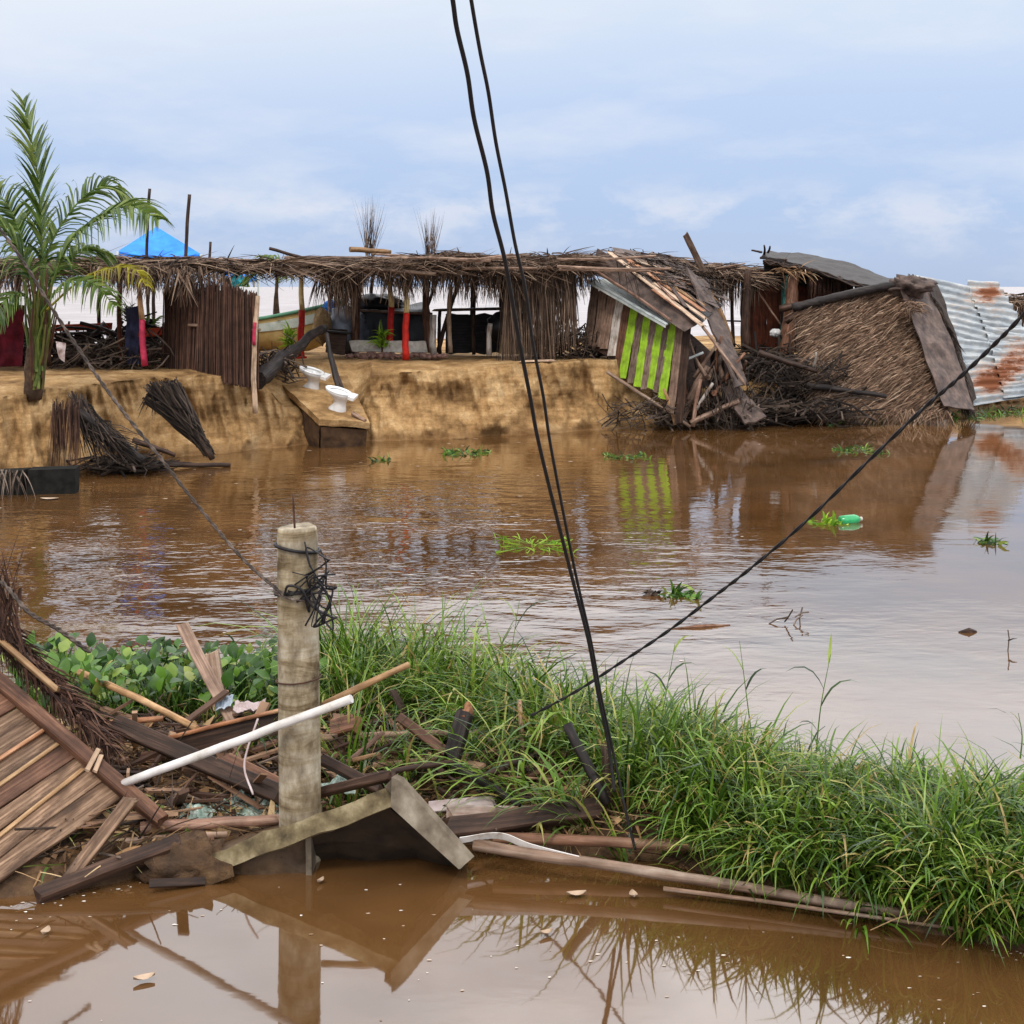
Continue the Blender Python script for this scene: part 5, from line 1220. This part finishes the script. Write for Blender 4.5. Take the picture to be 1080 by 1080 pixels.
board('upper_rail', pw(-40, 640, .10), pw(60, 728, .11), .03, .03, 'tan_wood', up=pn, parent=t)
mb = MB()
for _ in range(1900):
    f = R(-.25, .98); p = pw(f*112+R(-4, 10), 668+f*112+R(-10, 11), R(-.08, .08)); d = Vector((.55, -.1, -.62))+rdir()*.55
    mb.strand(p, d, R(.06, .24), R(.005, .013), .2, 3)
for _ in range(140):
    x = R(-40, 22); p = P(x, 640+R(-26, 14)+abs(x)*.2, 8.5); mb.strand(p, Vector((R(-.4, .3), -.05, 1)) if random.random() < .5 else Vector((R(-.3, .7), -.1, -1)), R(.15, .42), R(.008, .018), .2, 3)
mb.build('straw_fringe', 'reed', t)
for (a0, b0) in (((92, 812), (104, 790)), ((100, 814), (107, 797))): board('splinter', pw(a0[0], a0[1], .10), pw(b0[0], b0[1], .12), .025, .012, 'pale_wood', up=pn, parent=t)
def gboard(x0, y0, Y0, x1, y1, Y1, wpx, tk, mat, label, cat='board', name='loose_board', up=None, bend=0, group=None):
    o = board(name, P(x0, y0, Y0), P(x1, y1, Y1), wpx*(Y0+Y1)/2/F, tk, mat, up=up or Vector((0, -.75, .65)), bend=bend); return tag(o, label, cat, group)
def glog(x0, y0, Y0, x1, y1, Y1, wpx, mat, label, cat='pole', name='loose_pole', taper=.85, bend=.015, knots=.08):
    r = wpx*(Y0+Y1)/4/F; return tag(log(name, P(x0, y0, Y0), P(x1, y1, Y1), r, r*taper, mat, bend=bend, knots=knots), label, cat)
gboard(138, 842, 7.78, 68, 934, 7.5, 15, .03, 'plank_wood', 'loose brown board leaning off the low corner of the plank wall')
gboard(44, 944, 7.4, 190, 888, 7.75, 17, .07, 'dark_wood', 'thick dark timber lying in the water under the plank wall', 'timber', 'loose_timber', up=Vector((0, -.5, .8)))
gboard(160, 932, 7.5, 215, 929, 7.6, 9, .02, 'dark_wood', 'thin dark board floating before the fallen planks')
glog(148, 874, 7.95, 300, 865, 8.05, 13, 'pink_pole', 'pinkish bamboo pole lying behind the lower timber, left of the concrete pole')
glog(110, 890, 7.85, 240, 880, 7.95, 8, 'log_pale', 'thinner pale pole lying just below the pinkish bamboo pole')
glog(176, 893, 7.8, 226, 884, 7.85, 7, 'log_brown', 'short brown stick between timber and the mud clod', 'stick', 'loose_stick')
crumple('plastic_bag', P(205, 858, 8.3), .2, .16, 'plastic', 'crumpled grey green plastic sheet left of the concrete pole', 'plastic sheet', .09, 6)
crumple('plastic_bag', P(262, 852, 8.35), .2, .15, 'plastic', 'crumpled plastic sheet touching the left of the concrete pole', 'plastic sheet', .09, 6)
crumple('plastic_bag', P(356, 828, 8.25), .12, .12, 'plastic', 'small crumpled plastic sheet just right of the concrete pole', 'plastic sheet', .09, 6)
glog(130, 827, 7.98, 371, 737, 7.70, 9.3, 'pvc', 'white plastic pipe slanting in front of the concrete pole', 'pipe', 'plastic_pipe', 1, 0, 0)
glog(340, 744, 8.3, 431, 701, 8.6, 8, 'tan_wood', 'tan bamboo stick rising behind the white pipe end', 'stick', 'loose_stick')
glog(84, 709, 9.8, 208, 769, 8.9, 8, 'tan_wood', 'long tan stick slanting down beside the straw fringe', 'stick', 'loose_stick')
glog(92, 765, 8.9, 172, 758, 9.0, 7, 'orange_wood', 'short orange tan bamboo lying right of the straw fringe', 'stick', 'loose_stick')
gboard(124, 764, 8.8, 294, 838, 8.25, 19, .05, 'dark_wood', 'wide dark plank under the white pipe, its far end left')
gboard(176, 790, 8.9, 300, 760, 8.9, 26, .03, 'dark_wood', 'broad dark board with a pale top edge behind the white pipe', up=Vector((0, -.95, .2)))
glog(176, 779, 8.88, 300, 748, 8.88, 5, 'orange_wood', 'thin orange batten along the top of the broad dark board', 'batten', 'loose_batten')
gboard(150, 800, 8.85, 205, 790, 8.9, 12, .03, 'brown_wood', 'short brown plank under the wide dark plank')
gboard(193, 660, 9.9, 250, 772, 9.4, 13, .04, 'grey_wood', 'grey brown board leaning upright among the round leaved plants')
gboard(224, 690, 10.0, 232, 748, 9.8, 14, .05, 'log_pale', 'pale stump behind the leaning grey brown board', up=Vector((0, -1, 0)))
gboard(238, 800, 8.5, 296, 828, 8.4, 12, .05, 'brown_wood', 'short brown beam end left of the concrete pole under the white pipe')
gboard(338, 800, 8.2, 398, 832, 8.0, 11, .05, 'dark_wood', 'dark beam running from the concrete pole to the slab ridge')
gboard(330, 838, 8.05, 412, 818, 7.8, 10, .04, 'dark_wood', 'dark brown board lying along the top of the broken concrete')
gboard(421, 757, 8.9, 476, 797, 8.6, 10, .03, 'brown_wood', 'narrow brown board slanting left of the burnt stump')
gboard(477, 802, 8.55, 492, 748, 8.65, 17, .07, 'charred', 'burnt black stump standing in the middle debris', 'stump', 'burnt_stump', up=Vector((-.5, -1, .1)))
glog(490, 757, 8.63, 496, 741, 8.66, 15, 'orange_wood', 'orange broken tip resting on the burnt stump', 'wood chunk', 'wood_chunk', .5, 0, .3)
glog(338, 778, 9.0, 552, 771, 9.1, 7, 'log_pale', 'long pale stick lying level behind the burnt stump', 'stick', 'loose_stick')
glog(372, 822, 8.3, 478, 804, 8.4, 8, 'dark_wood', 'dark branch lying between slab ridge and burnt stump', 'branch', 'loose_branch', .6, .04, .2)
glog(478, 808, 8.4, 548, 850, 8.1, 9, 'charred', 'dark branch sloping down right from the burnt stump', 'branch', 'loose_branch', .6, .04, .2)
glog(505, 822, 8.35, 562, 798, 8.5, 9, 'dark_wood', 'dark forked branch at the edge of the grass right of the burnt stump', 'branch', 'loose_branch', .6, .05, .3)
glog(366, 805, 8.6, 405, 772, 8.7, 6, 'pink_pole', 'short pinkish stick slanting right of the concrete pole', 'stick', 'loose_stick')
glog(372, 802, 8.55, 400, 795, 8.6, 5, 'tan_wood', 'short tan stick lying beside the pinkish stick', 'stick', 'loose_stick')
glog(598, 764, 8.22, 641, 848, 8.02, 11, 'charred', 'leaning dark post in the grass left of the black cables', 'post', 'broken_post', .9, 0, .15)
glog(638, 784, 8.25, 641, 846, 8.15, 10, 'dark_wood', 'shorter upright dark post behind the leaning post in the grass', 'post', 'broken_post', .9, 0, .15)
gboard(352, 768, 9.0, 374, 762, 9.0, 18, .08, 'brown_wood', 'reddish wood chunk right of the concrete pole below the white pipe end', 'wood chunk', 'wood_chunk')
gboard(376, 772, 8.95, 378, 758, 8.95, 8, .03, 'tan_wood', 'small tan splinter right of the reddish chunk', 'splinter', 'splinter', Vector((0, -1, 0)))
gboard(470, 874, 7.85, 632, 854, 8.1, 21, .07, 'dark_wood', 'thick dark plank lying right of the broken concrete')
gboard(472, 856, 8.0, 572, 856, 8.15, 13, .03, 'pinkplank', 'pinkish white splintered board lying on the thick dark plank')
gboard(455, 851, 8.1, 520, 846, 8.2, 12, .02, 'rag', 'white flaking sheet scrap behind the concrete panel', 'sheet')
glog(520, 861, 7.98, 580, 849, 8.1, 8, 'log_brown', 'brown stick lying on the pinkish splintered board', 'stick', 'loose_stick')
glog(500, 891, 7.75, 962, 966, 7.1, 13, 'log_pale', 'long pale log along the front waterline below the grass', 'log', 'fallen_log', .75, .01, .12)
glog(520, 884, 7.9, 802, 896, 7.75, 12, 'log_brown', 'shorter brown log lying behind the long pale log', 'log', 'fallen_log', .9, .01, .12)
glog(700, 937, 7.45, 1090, 992, 6.85, 5, 'log_pale', 'thin reed lying along the water edge in front of the long pale log', 'reed', 'fallen_reed', .7, .01)
mb = MB(); cv = bez([P(484, 886, 7.72), P(526, 881, 7.75), P(560, 893, 7.68), P(610, 906, 7.6)], 6); mb.ribbon(cv, [.04]*len(cv), Vector((.2, -.4, .9)).normalized())
o = tag(mb.build('plastic_strip', 'pvc'), 'bent white strip lying on the left end of the long pale log', 'strip'); sm_ = o.modifiers.new('thickness', 'SOLIDIFY'); sm_.thickness = .004
crumple('rag', P(262, 743, 9.4), .10, .09, 'rag', 'dirty white rag lying left of the concrete pole', 'rag', .06, 8)
crumple('rag', P(236, 741, 9.5), .06, .06, 'bluerag', 'pale blue plastic scrap beside the dirty white rag', 'plastic scrap', .04, 9)
mb = MB(); mb.tube(bez([P(272, 758, 8.4), P(261, 790, 8.3), P(258, 812, 8.25), P(267, 838, 8.15)], 8), .006, 6); tag(mb.build('white_wire', 'rag', smooth=True), 'thin white wire hanging in a curve left of the concrete pole', 'wire')

# ---- cables
def cable(pts, r, mat, label, group=None, twist=0, r2=None):
    mb = MB(); cv = bez(pts, 14); r2 = r2 or r
    if twist:
        cv = bez(pts, 60)
        for ph in (0, math.pi):
            q = [p+Vector((math.cos(i*twist+ph), math.sin(i*twist+ph)*.5, math.sin(i*twist+ph)))*r*.55 for i, p in enumerate(cv)]
            mb.tube(q, [(r+(r2-r)*i/len(q))*.72 for i in range(len(q))], 6)
    else: mb.tube(cv, r, 10)
    return tag(mb.build('cable', mat, smooth=True), label, 'cable', group)
def dep(ys, y): return interp(ys, y)
DA = [(-60, 5.1), (0, 5.3), (300, 6.2), (570, 7.2), (780, 7.8), (900, 7.78)]
cable([P(x, y, dep(DA, y)) for x, y in ((468, -60), (477.5, 0), (482, 31), (493, 78), (500, 125), (513.6, 181), (520, 225), (533, 277), (546, 351), (559, 418), (570, 475), (601, 600), (620, 673), (631, 733), (642, 787), (648, 835))], .0088, 'cable', 'thicker left one of the two black cables dropping from the sky', 'hanging black cables')
cable([P(x, y, dep(DA, y)+.02) for x, y in ((488, -60), (497, 0), (506.5, 55), (515, 97), (523, 150), (533, 200), (543, 256), (554, 305), (562, 362), (573, 418), (582, 477), (606, 600), (623, 675), (634, 735), (646, 790), (661, 860), (670, 896))], .0072, 'cable', 'thinner right one of the two black cables dropping from the sky', 'hanging black cables')
DB = [(331, 5.6), (400, 6.0), (505, 6.7), (600, 7.4), (697, 8.2), (760, 8.6)]
cable([P(1160, 240, 5.2)]+[P(x, y, dep(DB, y)) for x, y in ((1080, 331), (1046, 366), (1010, 400), (974, 431), (913, 489), (849, 551), (791, 600), (752, 630), (704, 666), (656, 698), (608, 729), (560, 755))], .0072, 'cable', 'black cable running diagonally from the right edge down into the grass', twist=.16)
cable([P(x, y, Y) for x, y, Y in ((-45, 180, 8.4), (-10, 228, 8.35), (22, 272, 8.3), (58, 330, 8.25), (95, 386, 8.2), (130, 434, 8.1), (170, 484, 8.05), (210, 535, 8.0), (255, 588, 7.92), (300, 628, 7.84))], .0085, 'frayed', 'long twisted cable tied to the concrete pole, slanting up past the palm', twist=.3)
cable([P(-40, 585, 8.6), P(0, 612, 8.5), P(30, 645, 8.4), P(62, 664, 8.4), P(95, 688, 8.4)], .011, 'frayed', 'frayed dark rope hanging at the left edge above the plank wall', twist=.25)
